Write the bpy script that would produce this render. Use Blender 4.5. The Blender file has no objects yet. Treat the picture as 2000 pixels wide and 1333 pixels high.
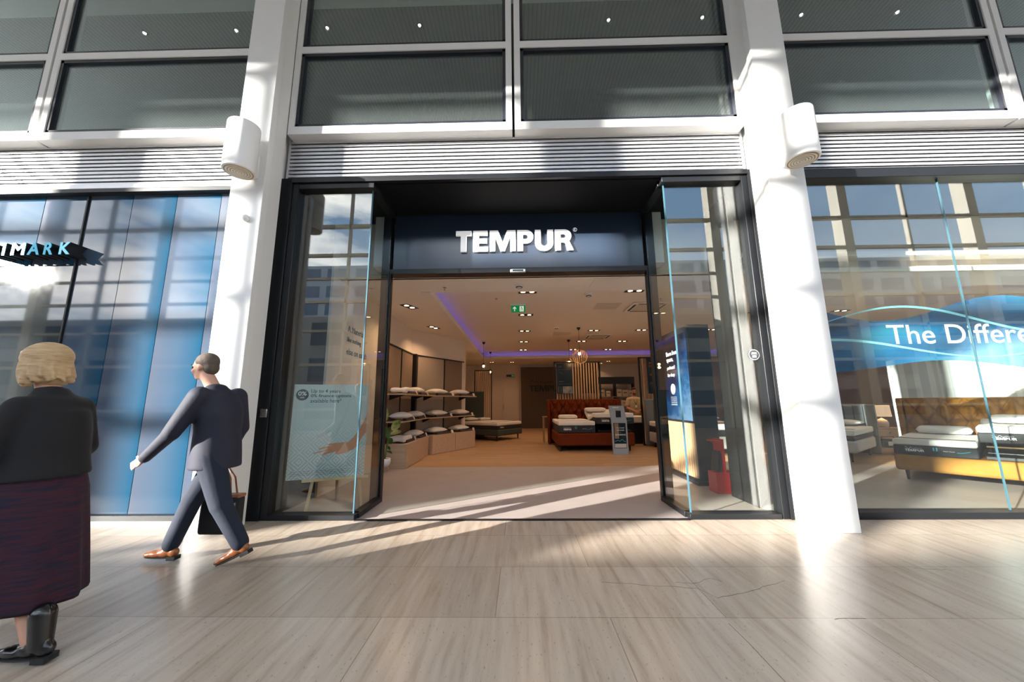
import bpy, bmesh, math, random
from mathutils import Vector, Matrix
random.seed(4)
PI = math.pi
scn = bpy.context.scene
COL = scn.collection

# ------------------------------------------------------------------ camera
cd = bpy.data.cameras.new('camera'); cam = bpy.data.objects.new('camera', cd); COL.objects.link(cam)
cd.sensor_width = 36; cd.lens = 12.77; cd.clip_start = 0.05; cd.clip_end = 400
PITCH, YAW, ROLL = 0.168644, -0.018741, -0.008627
fw = Vector((math.sin(YAW)*math.cos(PITCH), math.cos(YAW)*math.cos(PITCH), math.sin(PITCH)))
rt = Vector((math.cos(YAW), -math.sin(YAW), 0)); up = rt.cross(fw)
r2 = rt*math.cos(ROLL)+up*math.sin(ROLL); u2 = -rt*math.sin(ROLL)+up*math.cos(ROLL)
mw = Matrix((r2, u2, -fw)).transposed().to_4x4(); mw.translation = Vector((0, 0, 1.35))
cam.matrix_world = mw
scn.camera = cam

# ------------------------------------------------------------------ view
scn.view_settings.view_transform = 'Standard'; scn.view_settings.look = 'None'
scn.view_settings.gamma = 1; scn.view_settings.use_curve_mapping = False
scn.view_settings.exposure = 0.0
scn.cycles.caustics_reflective = False; scn.cycles.caustics_refractive = False

# ------------------------------------------------------------------ sky
w = bpy.data.worlds.new('sky'); scn.world = w; w.use_nodes = True
nt = w.node_tree; nt.nodes.clear()
N = nt.nodes.new; L = nt.links.new
tc = N('ShaderNodeTexCoord'); mp = N('ShaderNodeMapping'); mp.inputs['Scale'].default_value = (1, 1, 3.0)
nz = N('ShaderNodeTexNoise'); nz.inputs['Scale'].default_value = 2.6; nz.inputs['Detail'].default_value = 6; nz.inputs['Roughness'].default_value = .6
cr = N('ShaderNodeValToRGB'); cr.color_ramp.elements[0].position = .42; cr.color_ramp.elements[1].position = .66
sep = N('ShaderNodeSeparateXYZ'); gr = N('ShaderNodeValToRGB')
gr.color_ramp.elements[0].position = .0; gr.color_ramp.elements[0].color = (.55, .68, .82, 1)
gr.color_ramp.elements[1].position = .6; gr.color_ramp.elements[1].color = (.22, .42, .72, 1)
mx = N('ShaderNodeMixRGB'); mx.inputs[2].default_value = (2.3, 2.2, 2.1, 1)
bg = N('ShaderNodeBackground'); bg.inputs['Strength'].default_value = 3.4; out = N('ShaderNodeOutputWorld')
L(tc.outputs['Generated'], mp.inputs['Vector']); L(mp.outputs[0], nz.inputs['Vector']); L(nz.outputs['Fac'], cr.inputs[0])
L(tc.outputs['Generated'], sep.inputs[0]); L(sep.outputs['Z'], gr.inputs[0])
msk = N('ShaderNodeMapRange'); msk.inputs[1].default_value = .35; msk.inputs[2].default_value = -.05; msk.inputs[3].default_value = .08; msk.inputs[4].default_value = 1
mul = N('ShaderNodeMath'); mul.operation = 'MULTIPLY'; L(sep.outputs['X'], msk.inputs[0]); L(cr.outputs[0], mul.inputs[0]); L(msk.outputs[0], mul.inputs[1]); L(mul.outputs[0], mx.inputs[0]); L(gr.outputs[0], mx.inputs[1]); L(mx.outputs[0], bg.inputs['Color']); L(bg.outputs[0], out.inputs['Surface'])

# ------------------------------------------------------------------ sun
SUN = Vector((1.45, 1.0, -0.40)).normalized()
ld = bpy.data.lights.new('sun', 'SUN'); ld.energy = 26; ld.angle = math.radians(.6); ld.color = (1, .95, .88)
so = bpy.data.objects.new('sun', ld); COL.objects.link(so); so.rotation_euler = SUN.to_track_quat('-Z', 'Y').to_euler(); so.location = (-20, -20, 20)

def lamp(kind, loc, energy, color=(1, .62, .34), **k):
    d = bpy.data.lights.new('lamp_light', kind); d.energy = energy; d.color = color
    for a, b in k.items():
        if a not in ('rot',): setattr(d, a, b)
    o = bpy.data.objects.new('lamp_light', d); COL.objects.link(o); o.location = loc
    if 'rot' in k: o.rotation_euler = k['rot']
    return o

# ------------------------------------------------------------------ materials
def mat(name, col, rough=.5, metal=0, noise=0, nscale=8, bump=0, spec=.5, stretch=(1, 1, 1), emit=None, estr=0, coord='Object', col2=None, sheen=0, coat=0):
    m = bpy.data.materials.new(name); m.use_nodes = True
    t = m.node_tree; b = t.nodes['Principled BSDF']
    b.inputs['Base Color'].default_value = (*col, 1); b.inputs['Roughness'].default_value = rough
    b.inputs['Metallic'].default_value = metal; b.inputs['Specular IOR Level'].default_value = spec
    if sheen: b.inputs['Sheen Weight'].default_value = sheen
    if coat: b.inputs['Coat Weight'].default_value = coat
    if emit: b.inputs['Emission Color'].default_value = (*emit, 1); b.inputs['Emission Strength'].default_value = estr
    tc = t.nodes.new('ShaderNodeTexCoord'); mp = t.nodes.new('ShaderNodeMapping'); mp.inputs['Scale'].default_value = stretch
    n = t.nodes.new('ShaderNodeTexNoise'); n.inputs['Scale'].default_value = nscale; n.inputs['Detail'].default_value = 5
    t.links.new(tc.outputs[coord], mp.inputs[0]); t.links.new(mp.outputs[0], n.inputs['Vector'])
    c2 = col2 or tuple(c*.6 for c in col)
    if noise or col2:
        r = t.nodes.new('ShaderNodeValToRGB'); r.color_ramp.elements[0].position = .35; r.color_ramp.elements[1].position = .65
        k = noise if not col2 else 1
        r.color_ramp.elements[0].color = (*[a*(1-k)+b_*k for a, b_ in zip(col, c2)], 1); r.color_ramp.elements[1].color = (*col, 1)
        t.links.new(n.outputs['Fac'], r.inputs[0]); t.links.new(r.outputs[0], b.inputs['Base Color'])
    else:
        r = t.nodes.new('ShaderNodeMapRange'); r.inputs[3].default_value = max(0, rough-.012); r.inputs[4].default_value = min(1, rough+.012)
        t.links.new(n.outputs['Fac'], r.inputs[0]); t.links.new(r.outputs[0], b.inputs['Roughness'])
    if bump:
        bp = t.nodes.new('ShaderNodeBump'); bp.inputs['Strength'].default_value = bump; bp.inputs['Distance'].default_value = .01
        t.links.new(n.outputs['Fac'], bp.inputs['Height']); t.links.new(bp.outputs[0], b.inputs['Normal'])
    return m

def glass_mat(name, tint=(.93, .97, .95), boost=1.6, base=.045, dust=.0, dustcol=(.7, .78, .78)):
    m = bpy.data.materials.new(name); m.use_nodes = True; t = m.node_tree; t.nodes.clear()
    n = t.nodes.new; l = t.links.new
    o = n('ShaderNodeOutputMaterial'); mixs = n('ShaderNodeMixShader'); tr = n('ShaderNodeBsdfTransparent'); gl = n('ShaderNodeBsdfGlossy')
    tr.inputs[0].default_value = (*tint, 1); gl.inputs['Roughness'].default_value = 0.0; gl.inputs[0].default_value = (1, 1, 1, 1)
    g = n('ShaderNodeNewGeometry'); d = n('ShaderNodeVectorMath'); d.operation = 'DOT_PRODUCT'
    l(g.outputs['Normal'], d.inputs[0]); l(g.outputs['Incoming'], d.inputs[1])
    a = n('ShaderNodeMath'); a.operation = 'ABSOLUTE'; l(d.outputs['Value'], a.inputs[0])
    s = n('ShaderNodeMath'); s.operation = 'SUBTRACT'; s.inputs[0].default_value = 1; l(a.outputs[0], s.inputs[1])
    p = n('ShaderNodeMath'); p.operation = 'POWER'; p.inputs[1].default_value = 5; l(s.outputs[0], p.inputs[0])
    ml = n('ShaderNodeMath'); ml.operation = 'MULTIPLY_ADD'; ml.inputs[1].default_value = .95; ml.inputs[2].default_value = base*boost; ml.use_clamp = True
    l(p.outputs[0], ml.inputs[0]); l(ml.outputs[0], mixs.inputs[0]); l(tr.outputs[0], mixs.inputs[1]); l(gl.outputs[0], mixs.inputs[2])
    if dust:
        df = n('ShaderNodeBsdfDiffuse'); df.inputs[0].default_value = (*dustcol, 1)
        nz = n('ShaderNodeTexNoise'); nz.inputs['Scale'].default_value = 1.3
        mr = n('ShaderNodeMapRange'); mr.inputs[3].default_value = dust*.5; mr.inputs[4].default_value = dust*1.5
        l(nz.outputs['Fac'], mr.inputs[0])
        m2 = n('ShaderNodeMixShader'); l(mr.outputs[0], m2.inputs[0]); l(mixs.outputs[0], m2.inputs[1]); l(df.outputs[0], m2.inputs[2]); l(m2.outputs[0], o.inputs[0])
    else:
        l(mixs.outputs[0], o.inputs[0])
    return m

def wood_mat(name, c1, c2, scale=1.0, axis='X', rough=.45, plank=None):
    m = mat(name, c1, rough); t = m.node_tree; b = t.nodes['Principled BSDF']; n = t.nodes.new; l = t.links.new
    tc = n('ShaderNodeTexCoord'); mp = n('ShaderNodeMapping')
    s = {'X': (1.2, 22, 22), 'Y': (22, 1.2, 22), 'Z': (22, 22, 1.2)}[axis]
    mp.inputs['Scale'].default_value = [q*scale for q in s]
    nz = n('ShaderNodeTexNoise'); nz.inputs['Scale'].default_value = 1.5; nz.inputs['Detail'].default_value = 6
    r = n('ShaderNodeValToRGB'); r.color_ramp.elements[0].position = .3; r.color_ramp.elements[1].position = .7
    r.color_ramp.elements[0].color = (*c2, 1); r.color_ramp.elements[1].color = (*c1, 1)
    l(tc.outputs['Object'], mp.inputs[0]); l(mp.outputs[0], nz.inputs['Vector']); l(nz.outputs['Fac'], r.inputs[0])
    last = r.outputs[0]
    if plank:
        br = n('ShaderNodeTexBrick'); br.inputs['Color1'].default_value = (1, 1, 1, 1); br.inputs['Color2'].default_value = (.78, .78, .78, 1)
        br.inputs['Mortar'].default_value = (.45, .45, .45, 1); br.inputs['Scale'].default_value = 1; br.inputs['Mortar Size'].default_value = .0025
        br.inputs['Brick Width'].default_value = plank[0]; br.inputs['Row Height'].default_value = plank[1]
        rot = n('ShaderNodeMapping'); rot.inputs['Rotation'].default_value = (0, 0, plank[2])
        l(tc.outputs['Object'], rot.inputs[0]); l(rot.outputs[0], br.inputs['Vector'])
        mm = n('ShaderNodeMixRGB'); mm.blend_type = 'MULTIPLY'; mm.inputs[0].default_value = 1
        l(last, mm.inputs[1]); l(br.outputs['Color'], mm.inputs[2]); last = mm.outputs[0]
    l(last, b.inputs['Base Color'])
    return m

def travertine():
    m = mat('travertine', (.6, .54, .47), .22, spec=.5); t = m.node_tree; b = t.nodes['Principled BSDF']; n = t.nodes.new; l = t.links.new
    tc = n('ShaderNodeTexCoord')
    br = n('ShaderNodeTexBrick'); br.inputs['Scale'].default_value = 1; br.inputs['Mortar Size'].default_value = .003; br.inputs['Mortar Smooth'].default_value = .3
    br.inputs['Brick Width'].default_value = 1.46; br.inputs['Row Height'].default_value = .727; br.offset = .5
    br.inputs['Color1'].default_value = (1, 1, 1, 1); br.inputs['Color2'].default_value = (.86, .84, .82, 1); br.inputs['Mortar'].default_value = (.55, .5, .45, 1)
    mb = n('ShaderNodeMapping'); mb.inputs['Location'].default_value = (.9, .33, 0); l(tc.outputs['Object'], mb.inputs[0]); l(mb.outputs[0], br.inputs['Vector'])
    ms = n('ShaderNodeMapping'); ms.inputs['Scale'].default_value = (17, 1.3, 1); ms.inputs['Rotation'].default_value = (0, 0, .12)
    # slight wander so veins are not ruler straight
    wn = n('ShaderNodeTexNoise'); wn.inputs['Scale'].default_value = .9; wn.inputs['Detail'].default_value = 2
    wm = n('ShaderNodeVectorMath'); wm.operation = 'MULTIPLY_ADD'; wm.inputs[1].default_value = (.07, .07, 0); l(tc.outputs['Object'], wn.inputs['Vector'])
    l(wn.outputs['Color'], wm.inputs[0]); l(tc.outputs['Object'], wm.inputs[2]); l(wm.outputs[0], ms.inputs[0])
    nz = n('ShaderNodeTexNoise'); nz.inputs['Scale'].default_value = 1; nz.inputs['Detail'].default_value = 9; nz.inputs['Roughness'].default_value = .55
    l(ms.outputs[0], nz.inputs['Vector'])
    r = n('ShaderNodeValToRGB'); e = r.color_ramp.elements; e[0].position = .25; e[0].color = (.37, .295, .225, 1); e[1].position = .85; e[1].color = (.62, .54, .45, 1)
    x = e.new(.45); x.color = (.5, .42, .34, 1); l(nz.outputs['Fac'], r.inputs[0])
    mm = n('ShaderNodeMixRGB'); mm.blend_type = 'MULTIPLY'; mm.inputs[0].default_value = 1; l(r.outputs[0], mm.inputs[1]); l(br.outputs['Color'], mm.inputs[2])
    # pits
    mp2 = n('ShaderNodeMapping'); mp2.inputs['Scale'].default_value = (60, 22, 1); l(tc.outputs['Object'], mp2.inputs[0])
    n2 = n('ShaderNodeTexNoise'); n2.inputs['Scale'].default_value = 1.4; n2.inputs['Detail'].default_value = 4; l(mp2.outputs[0], n2.inputs['Vector'])
    r2 = n('ShaderNodeValToRGB'); r2.color_ramp.elements[0].position = .3; r2.color_ramp.elements[0].color = (.55, .5, .45, 1); r2.color_ramp.elements[1].position = .36; r2.color_ramp.elements[1].color = (1, 1, 1, 1)
    l(n2.outputs['Fac'], r2.inputs[0])
    m3 = n('ShaderNodeMixRGB'); m3.blend_type = 'MULTIPLY'; m3.inputs[0].default_value = .8; l(mm.outputs[0], m3.inputs[1]); l(r2.outputs[0], m3.inputs[2])
    l(m3.outputs[0], b.inputs['Base Color'])
    mr = n('ShaderNodeMapRange'); mr.inputs[3].default_value = .2; mr.inputs[4].default_value = .28; l(nz.outputs['Fac'], mr.inputs[0]); l(mr.outputs[0], b.inputs['Roughness'])
    bp = n('ShaderNodeBump'); bp.inputs['Strength'].default_value = .04; bp.inputs['Distance'].default_value = .003; l(nz.outputs['Fac'], bp.inputs['Height']); l(bp.outputs[0], b.inputs['Normal'])
    return m

def stripes_mat(name, c1, c2, pitch, frac, axis=0, rough=.6, bumpd=0.0, spec=.3):
    m = mat(name, c1, rough, spec=spec); t = m.node_tree; b = t.nodes['Principled BSDF']; n = t.nodes.new; l = t.links.new
    tc = n('ShaderNodeTexCoord'); s = n('ShaderNodeSeparateXYZ'); l(tc.outputs['Object'], s.inputs[0])
    a = n('ShaderNodeMath'); a.operation = 'DIVIDE'; a.inputs[1].default_value = pitch; l(s.outputs[axis], a.inputs[0])
    f = n('ShaderNodeMath'); f.operation = 'FRACT'; l(a.outputs[0], f.inputs[0])
    g = n('ShaderNodeMath'); g.operation = 'LESS_THAN'; g.inputs[1].default_value = frac; l(f.outputs[0], g.inputs[0])
    mm = n('ShaderNodeMixRGB'); mm.inputs[1].default_value = (*c1, 1); mm.inputs[2].default_value = (*c2, 1); l(g.outputs[0], mm.inputs[0]); l(mm.outputs[0], b.inputs['Base Color'])
    return m

def panel_gradient():   # back-painted glass: lavender grey on its left edge turning to saturated blue on its right, once per panel
    m = mat('blue_backed_glass', (.1, .25, .45), .04, spec=.6); t = m.node_tree; b = t.nodes['Principled BSDF']; n = t.nodes.new; l = t.links.new
    tc = n('ShaderNodeTexCoord'); s = n('ShaderNodeSeparateXYZ'); l(tc.outputs['Generated'], s.inputs[0])
    r = n('ShaderNodeValToRGB'); e = r.color_ramp.elements; e[0].position = .02; e[0].color = (.062, .078, .11, 1); e[1].position = 1; e[1].color = (.005, .05, .1, 1)
    x = e.new(.5); x.color = (.04, .072, .115, 1)
    l(s.outputs['X'], r.inputs[0]); l(r.outputs[0], b.inputs['Base Color'])
    b.inputs['Coat Weight'].default_value = .12; b.inputs['Coat Roughness'].default_value = 0
    return m

M = dict(
 white=mat('white_painted_steel', (.82, .815, .80), .4, noise=.03), offwhite=mat('offwhite_painted_panel', (.62, .58, .52), .5, noise=.04),
 black=mat('black_powder_coat', (.009, .01, .012), .38, spec=.35), blackmat=mat('matt_black_soffit', (.004, .004, .005), .75, spec=.2),
 gask=mat('dark_gasket', (.015, .018, .028), .35), lou=mat('louvre_aluminium', (.74, .74, .77), .35, metal=.45, noise=.08, nscale=3),
 dark=mat('dark_void', (.012, .012, .014), .8), stone=travertine(),
 vinyl=mat('grey_vinyl_tile', (.40, .345, .32), .42, noise=.22, nscale=2.2), wood=wood_mat('oak_floor', (.56, .36, .2), (.42, .25, .13), axis='X', rough=.4, plank=(1.2, .16, 0)),
 cabinet=wood_mat('pale_oak_cabinet', (.55, .4, .28), (.47, .33, .22), .6, 'X'), wall=mat('warm_white_wall', (.72, .62, .53), .8, noise=.03), ceil=mat('ceiling_paint', (.78, .72, .66), .85, noise=.02),
 panel=mat('taupe_fabric_panel', (.36, .29, .235), .85, noise=.1, nscale=60), panel2=mat('brown_fabric_panel', (.24, .165, .115), .85, noise=.1, nscale=60),
 navy=mat('navy_fascia_panel', (.02, .032, .055), .16, spec=.7), sign=mat('white_acrylic_letter', (.88, .88, .88), .35, emit=(1, 1, 1), estr=.35),
 glass=glass_mat('shop_glass'), glassup=glass_mat('upper_glass', (.8, .88, .86), 1.5, dust=.035), gedge=mat('glass_edge', (.05, .12, .155), .4, spec=.2),
 slatc=stripes_mat('slatted_soffit', (.2, .215, .195), (.018, .02, .02), .075, .22), dl=mat('lamp_lens', (1, 1, 1), .3, emit=(1, .93, .82), estr=14),
 lens=mat('warm_lamp_lens', (1, 1, 1), .3, emit=(1, .72, .42), estr=7), bulb=mat('glowing_bulb', (1, 1, 1), .3, emit=(1, .62, .25), estr=22),
 chrome=mat('brushed_steel', (.6, .6, .6), .25, metal=1), rust=mat('rust_velvet', (.15, .026, .006), .8, noise=.4, nscale=9, spec=.15), mustard=mat('mustard_velvet', (.36, .16, .026), .75, noise=.35, nscale=7, spec=.2),
 mwhite=mat('white_knit_cover', (.78, .76, .74), .85, noise=.06, nscale=50, bump=.2), mblack=mat('charcoal_mattress_border', (.018, .02, .025), .7, noise=.2, nscale=30),
 grey=mat('grey_upholstery', (.2, .22, .24), .85, noise=.12, nscale=40), dgrey=mat('dark_green_grey_fabric', (.055, .07, .065), .85, noise=.15, nscale=40), lgrey=mat('pale_grey_fabric', (.5, .48, .47), .85, noise=.08, nscale=40),
 tray=mat('dark_display_tray', (.03, .022, .026), .6), card=mat('price_card', (.7, .62, .58), .6), slat=wood_mat('oak_slat', (.58, .38, .22), (.46, .28, .15), .8, 'Z'),
 brownslat=stripes_mat('brown_grooved_board', (.11, .078, .055), (.035, .024, .016), .13, .07, 0), logo=mat('black_logo', (.006, .006, .006), .5),
 screen=mat('dark_display_screen', (.008, .014, .018), .2), cyan=mat('cyan_print', (.02, .42, .5), .4), wprint=mat('white_print', (.8, .8, .8), .5), dprint=mat('dark_grey_print', (.03, .032, .035), .5),
 green=mat('exit_green', (.0, .22, .06), .5, emit=(.0, .5, .13), estr=.25), exitw=mat('exit_white', (.8, .8, .8), .5, emit=(1, 1, 1), estr=.5),
 blue=mat('blue_cove_led', (.05, .05, .5), .5, emit=(.2, .13, 1.0), estr=2.0), kiosk=mat('kiosk_grey', (.3, .34, .38), .35), red=mat('red_plastic', (.5, .02, .02), .4),
 skin=mat('skin', (.62, .34, .24), .55, noise=.08), skin2=mat('warm_skin', (.42, .2, .12), .55), blond=mat('blond_hair', (.56, .38, .2), .6, noise=.5, nscale=14, stretch=(1, 1, 6), bump=.6), ghair=mat('grey_brown_hair', (.11, .08, .062), .7, noise=.4, nscale=30, bump=.5),
 bhair=mat('black_hair', (.012, .009, .008), .7, bump=.4), coat=mat('black_wool_coat', (.008, .008, .01), .85, noise=.3, nscale=30), skirt=mat('dark_red_navy_knit', (.05, .008, .016), .9, nscale=7, stretch=(1, 1, 9), col2=(.008, .008, .025), bump=.4),
 boot=mat('black_patent_leather', (.006, .006, .006), .2, coat=.3), bootsole=mat('rubber_sole', (.012, .012, .012), .7), jacket=mat('navy_jacket', (.012, .014, .03), .75, noise=.3, nscale=10, bump=.2), jeans=mat('navy_trousers', (.008, .014, .03), .85, noise=.2, nscale=20),
 tan=mat('tan_leather_shoe', (.3, .1, .035), .3, noise=.2), shirt=mat('beige_shirt', (.45, .36, .25), .8, noise=.1), eye=mat('eye_dark', (.02, .015, .01), .2),
 pot=mat('white_glazed_pot', (.75, .75, .78), .3), soil=mat('soil', (.03, .02, .012), .95), leaf=mat('variegated_leaf', (.1, .2, .03), .4, nscale=9, col2=(.5, .45, .16)), leafd=mat('green_leaf', (.04, .13, .02), .4, noise=.4), stem=mat('plant_stem', (.12, .2, .05), .5),
 beech=wood_mat('beech_wood', (.6, .42, .25), (.52, .35, .19), .8, 'Z'), shade=mat('linen_lampshade', (.75, .62, .52), .8, emit=(1, .62, .38), estr=.55), cer=mat('ceramic_lamp_base', (.5, .46, .42), .3, noise=.15, nscale=20),
 build=mat('far_building', (.3, .33, .36), .6), bwin=mat('far_building_window', (.06, .1, .16), .15), steel=mat('beige_atrium_steel', (.52, .48, .4), .5),
 box=mat('white_carton', (.6, .55, .48), .7), arm=mat('printed_skin', (.5, .22, .13), .6), dwall=mat('charcoal_wall', (.007, .007, .008), .6, spec=.2), bwall=mat('beige_painted_return', (.34, .31, .26), .7), blueglass=panel_gradient(),
 cyanface=mat('cyan_mirror_letter_face', (.03, .42, .62), .12, metal=.2, coat=.5), brass=mat('worn_brass', (.4, .28, .12), .35, metal=.8))

# ------------------------------------------------------------------ mesh helpers
class MB:
    def __init__(s): s.bm = bmesh.new()
    def box(s, x0, x1, y0, y1, z0, z1):
        v = [s.bm.verts.new(p) for p in ((x0, y0, z0), (x1, y0, z0), (x1, y1, z0), (x0, y1, z0), (x0, y0, z1), (x1, y0, z1), (x1, y1, z1), (x0, y1, z1))]
        for f in ((3, 2, 1, 0), (4, 5, 6, 7), (0, 1, 5, 4), (1, 2, 6, 5), (2, 3, 7, 6), (3, 0, 4, 7)): s.bm.faces.new([v[i] for i in f])
        return s
    def obox(s, c, size, M4):
        v = []
        for dz in (-.5, .5):
            for dx, dy in ((-.5, -.5), (.5, -.5), (.5, .5), (-.5, .5)):
                v.append(s.bm.verts.new(Vector(c)+M4 @ Vector((dx*size[0], dy*size[1], dz*size[2]))))
        for f in ((3, 2, 1, 0), (4, 5, 6, 7), (0, 1, 5, 4), (1, 2, 6, 5), (2, 3, 7, 6), (3, 0, 4, 7)): s.bm.faces.new([v[i] for i in f])
        return s
    def prism(s, pts, z0, z1):          # polygon in xy extruded in z
        a = [s.bm.verts.new((x, y, z0)) for x, y in pts]; b = [s.bm.verts.new((x, y, z1)) for x, y in pts]
        n = len(pts); s.bm.faces.new(a[::-1]); s.bm.faces.new(b)
        for i in range(n): s.bm.faces.new((a[i], a[(i+1) % n], b[(i+1) % n], b[i]))
        return s
    def prism_x(s, pts, x0, x1):        # polygon in yz extruded in x
        a = [s.bm.verts.new((x0, y, z)) for y, z in pts]; b = [s.bm.verts.new((x1, y, z)) for y, z in pts]
        n = len(pts); s.bm.faces.new(a); s.bm.faces.new(b[::-1])
        for i in range(n): s.bm.faces.new((b[i], b[(i+1) % n], a[(i+1) % n], a[i]))
        return s
    def tube(s, pts, r, n=8, cap=True):
        pts = [Vector(p) for p in pts]; rr = r if isinstance(r, (list, tuple)) else [r]*len(pts); rings = []
        for i, p in enumerate(pts):
            d = (pts[min(i+1, len(pts)-1)]-pts[max(i-1, 0)]).normalized()
            a = d.orthogonal().normalized() if i == 0 else (rings_a - d*rings_a.dot(d)).normalized()
            rings_a = a; b = d.cross(a)
            rings.append([s.bm.verts.new(p+(a*math.cos(2*PI*k/n)+b*math.sin(2*PI*k/n))*rr[i]) for k in range(n)])
        for i in range(len(rings)-1):
            for k in range(n): s.bm.faces.new((rings[i][k], rings[i][(k+1) % n], rings[i+1][(k+1) % n], rings[i+1][k]))
        if cap: s.bm.faces.new(rings[0][::-1]); s.bm.faces.new(rings[-1])
        return s
    def lathe(s, prof, c=(0, 0, 0), n=24, ring=False):  # prof: (r,z)
        rings = []
        for r, z in prof:
            rings.append([s.bm.verts.new((c[0]+r*math.cos(2*PI*k/n), c[1]+r*math.sin(2*PI*k/n), c[2]+z)) for k in range(n)])
        for i in range(len(rings)-1):
            for k in range(n): s.bm.faces.new((rings[i][k], rings[i][(k+1) % n], rings[i+1][(k+1) % n], rings[i+1][k]))
        if ring:
            for k in range(n): s.bm.faces.new((rings[-1][k], rings[-1][(k+1) % n], rings[0][(k+1) % n], rings[0][k]))
            return s
        if prof[0][0] > 1e-6: s.bm.faces.new(rings[0][::-1])
        if prof[-1][0] > 1e-6: s.bm.faces.new(rings[-1])
        return s
    def ell(s, c, r, n=14, M3=None):
        c = Vector(c); rr = r if isinstance(r, (tuple, list)) else (r, r, r); rows = []
        for i in range(1, n):
            th = PI*i/n
            rows.append([Vector((rr[0]*math.sin(th)*math.cos(2*PI*k/(2*n)), rr[1]*math.sin(th)*math.sin(2*PI*k/(2*n)), rr[2]*math.cos(th))) for k in range(2*n)])
        if M3: rows = [[M3 @ p for p in row] for row in rows]
        T = Vector((0, 0, rr[2])); B = -T
        if M3: T = M3 @ T; B = M3 @ B
        vr = [[s.bm.verts.new(c+p) for p in row] for row in rows]; t = s.bm.verts.new(c+T); b = s.bm.verts.new(c+B); m = 2*n
        for k in range(m):
            s.bm.faces.new((t, vr[0][k], vr[0][(k+1) % m])); s.bm.faces.new((b, vr[-1][(k+1) % m], vr[-1][k]))
            for i in range(len(vr)-1): s.bm.faces.new((vr[i][k], vr[i+1][k], vr[i+1][(k+1) % m], vr[i][(k+1) % m]))
        return s
    def cap(s, a, b, ra, rb, n=12):         # tapered capsule
        a = Vector(a); b = Vector(b); d = (b-a); Ln = d.length; d.normalize(); u = d.orthogonal().normalized(); v = d.cross(u); rings = []
        h = 5
        prof = [(-ra*math.cos(PI/2*i/h), ra*math.sin(PI/2*i/h)) for i in range(1, h+1)]+[(Ln+rb*math.sin(PI/2*i/h), rb*math.cos(PI/2*i/h)) for i in range(0, h)]
        for t, r in prof: rings.append([s.bm.verts.new(a+d*t+(u*math.cos(2*PI*k/n)+v*math.sin(2*PI*k/n))*r) for k in range(n)])
        for i in range(len(rings)-1):
            for k in range(n): s.bm.faces.new((rings[i][k], rings[i][(k+1) % n], rings[i+1][(k+1) % n], rings[i+1][k]))
        s.bm.faces.new(rings[0][::-1]); s.bm.faces.new(rings[-1])
        return s
    def rings(s, secs, n=28):               # secs: (cx,cy,z,rx,ry) stack of ellipses
        R = [[s.bm.verts.new((cx+rx*math.cos(2*PI*k/n), cy+ry*math.sin(2*PI*k/n), z)) for k in range(n)] for cx, cy, z, rx, ry in secs]
        for i in range(len(R)-1):
            for k in range(n): s.bm.faces.new((R[i][k], R[i][(k+1) % n], R[i+1][(k+1) % n], R[i+1][k]))
        s.bm.faces.new(R[0][::-1]); s.bm.faces.new(R[-1])
        return s
    def build(s, name, m, parent=None, world=False, smooth=False, bevel=0, seg=2, voxel=0, kind=None, sm=None):
        if voxel:
            bmesh.ops.recalc_face_normals(s.bm, faces=s.bm.faces)
            me0 = bpy.data.meshes.new('tmp'); s.bm.to_mesh(me0); o0 = bpy.data.objects.new('tmp', me0); COL.objects.link(o0)
            rm = o0.modifiers.new('r', 'REMESH'); rm.mode = 'VOXEL'; rm.voxel_size = voxel
            sm_ = o0.modifiers.new('s', 'SMOOTH'); sm_.iterations = sm or 6; sm_.factor = .5
            dg = bpy.context.evaluated_depsgraph_get(); me = bpy.data.meshes.new_from_object(o0.evaluated_get(dg)); bpy.data.objects.remove(o0)
            s.bm.free(); s.bm = bmesh.new(); s.bm.from_mesh(me); smooth = True
        else:
            bmesh.ops.recalc_face_normals(s.bm, faces=s.bm.faces)
        if parent is not None and world:
            inv = (Matrix.Translation(parent.location) @ Matrix.Rotation(parent.rotation_euler.z, 4, 'Z')).inverted()
            bmesh.ops.transform(s.bm, matrix=inv, verts=s.bm.verts)
        me = bpy.data.meshes.new(name); s.bm.to_mesh(me); s.bm.free()
        me.materials.append(M[m] if isinstance(m, str) else m)
        if smooth:
            for p in me.polygons: p.use_smooth = True
        o = bpy.data.objects.new(name, me); COL.objects.link(o)
        if parent is not None: o.parent = parent
        if bevel:
            b = o.modifiers.new('bevel', 'BEVEL'); b.width = bevel; b.segments = seg; b.limit_method = 'ANGLE'; b.angle_limit = math.radians(40)
            if seg > 1:
                for p in me.polygons: p.use_smooth = True
                me.set_sharp_from_angle(angle=math.radians(50)) if hasattr(me, 'set_sharp_from_angle') else None
        if kind: o['kind'] = kind
        return o

def thing(name, label, cat, loc=(0, 0, 0), rz=0, group=None):
    o = bpy.data.objects.new(name, None); COL.objects.link(o); o.empty_display_size = .1
    o.location = loc; o.rotation_euler = (0, 0, rz); o['label'] = label; o['category'] = cat
    if group: o['group'] = group
    return o
def tag(o, label, cat, group=None):
    o['label'] = label; o['category'] = cat
    if group: o['group'] = group
    return o
def struct(o): o['kind'] = 'structure'; return o
def copy_tree(o, parent=None):
    c = o.copy(); COL.objects.link(c); c.parent = parent
    for ch in list(o.children): copy_tree(ch, c)
    return c
def dup(o, loc, rz=None, label=None, group=None):
    c = copy_tree(o); c.location = loc
    if rz is not None: c.rotation_euler.z = rz
    if label: c['label'] = label
    if group: c['group'] = group
    return c
def box(name, m, a, parent=None, bevel=0, world=True, **k): return MB().box(*a).build(name, m, parent, world=world, bevel=bevel, **k)

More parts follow.
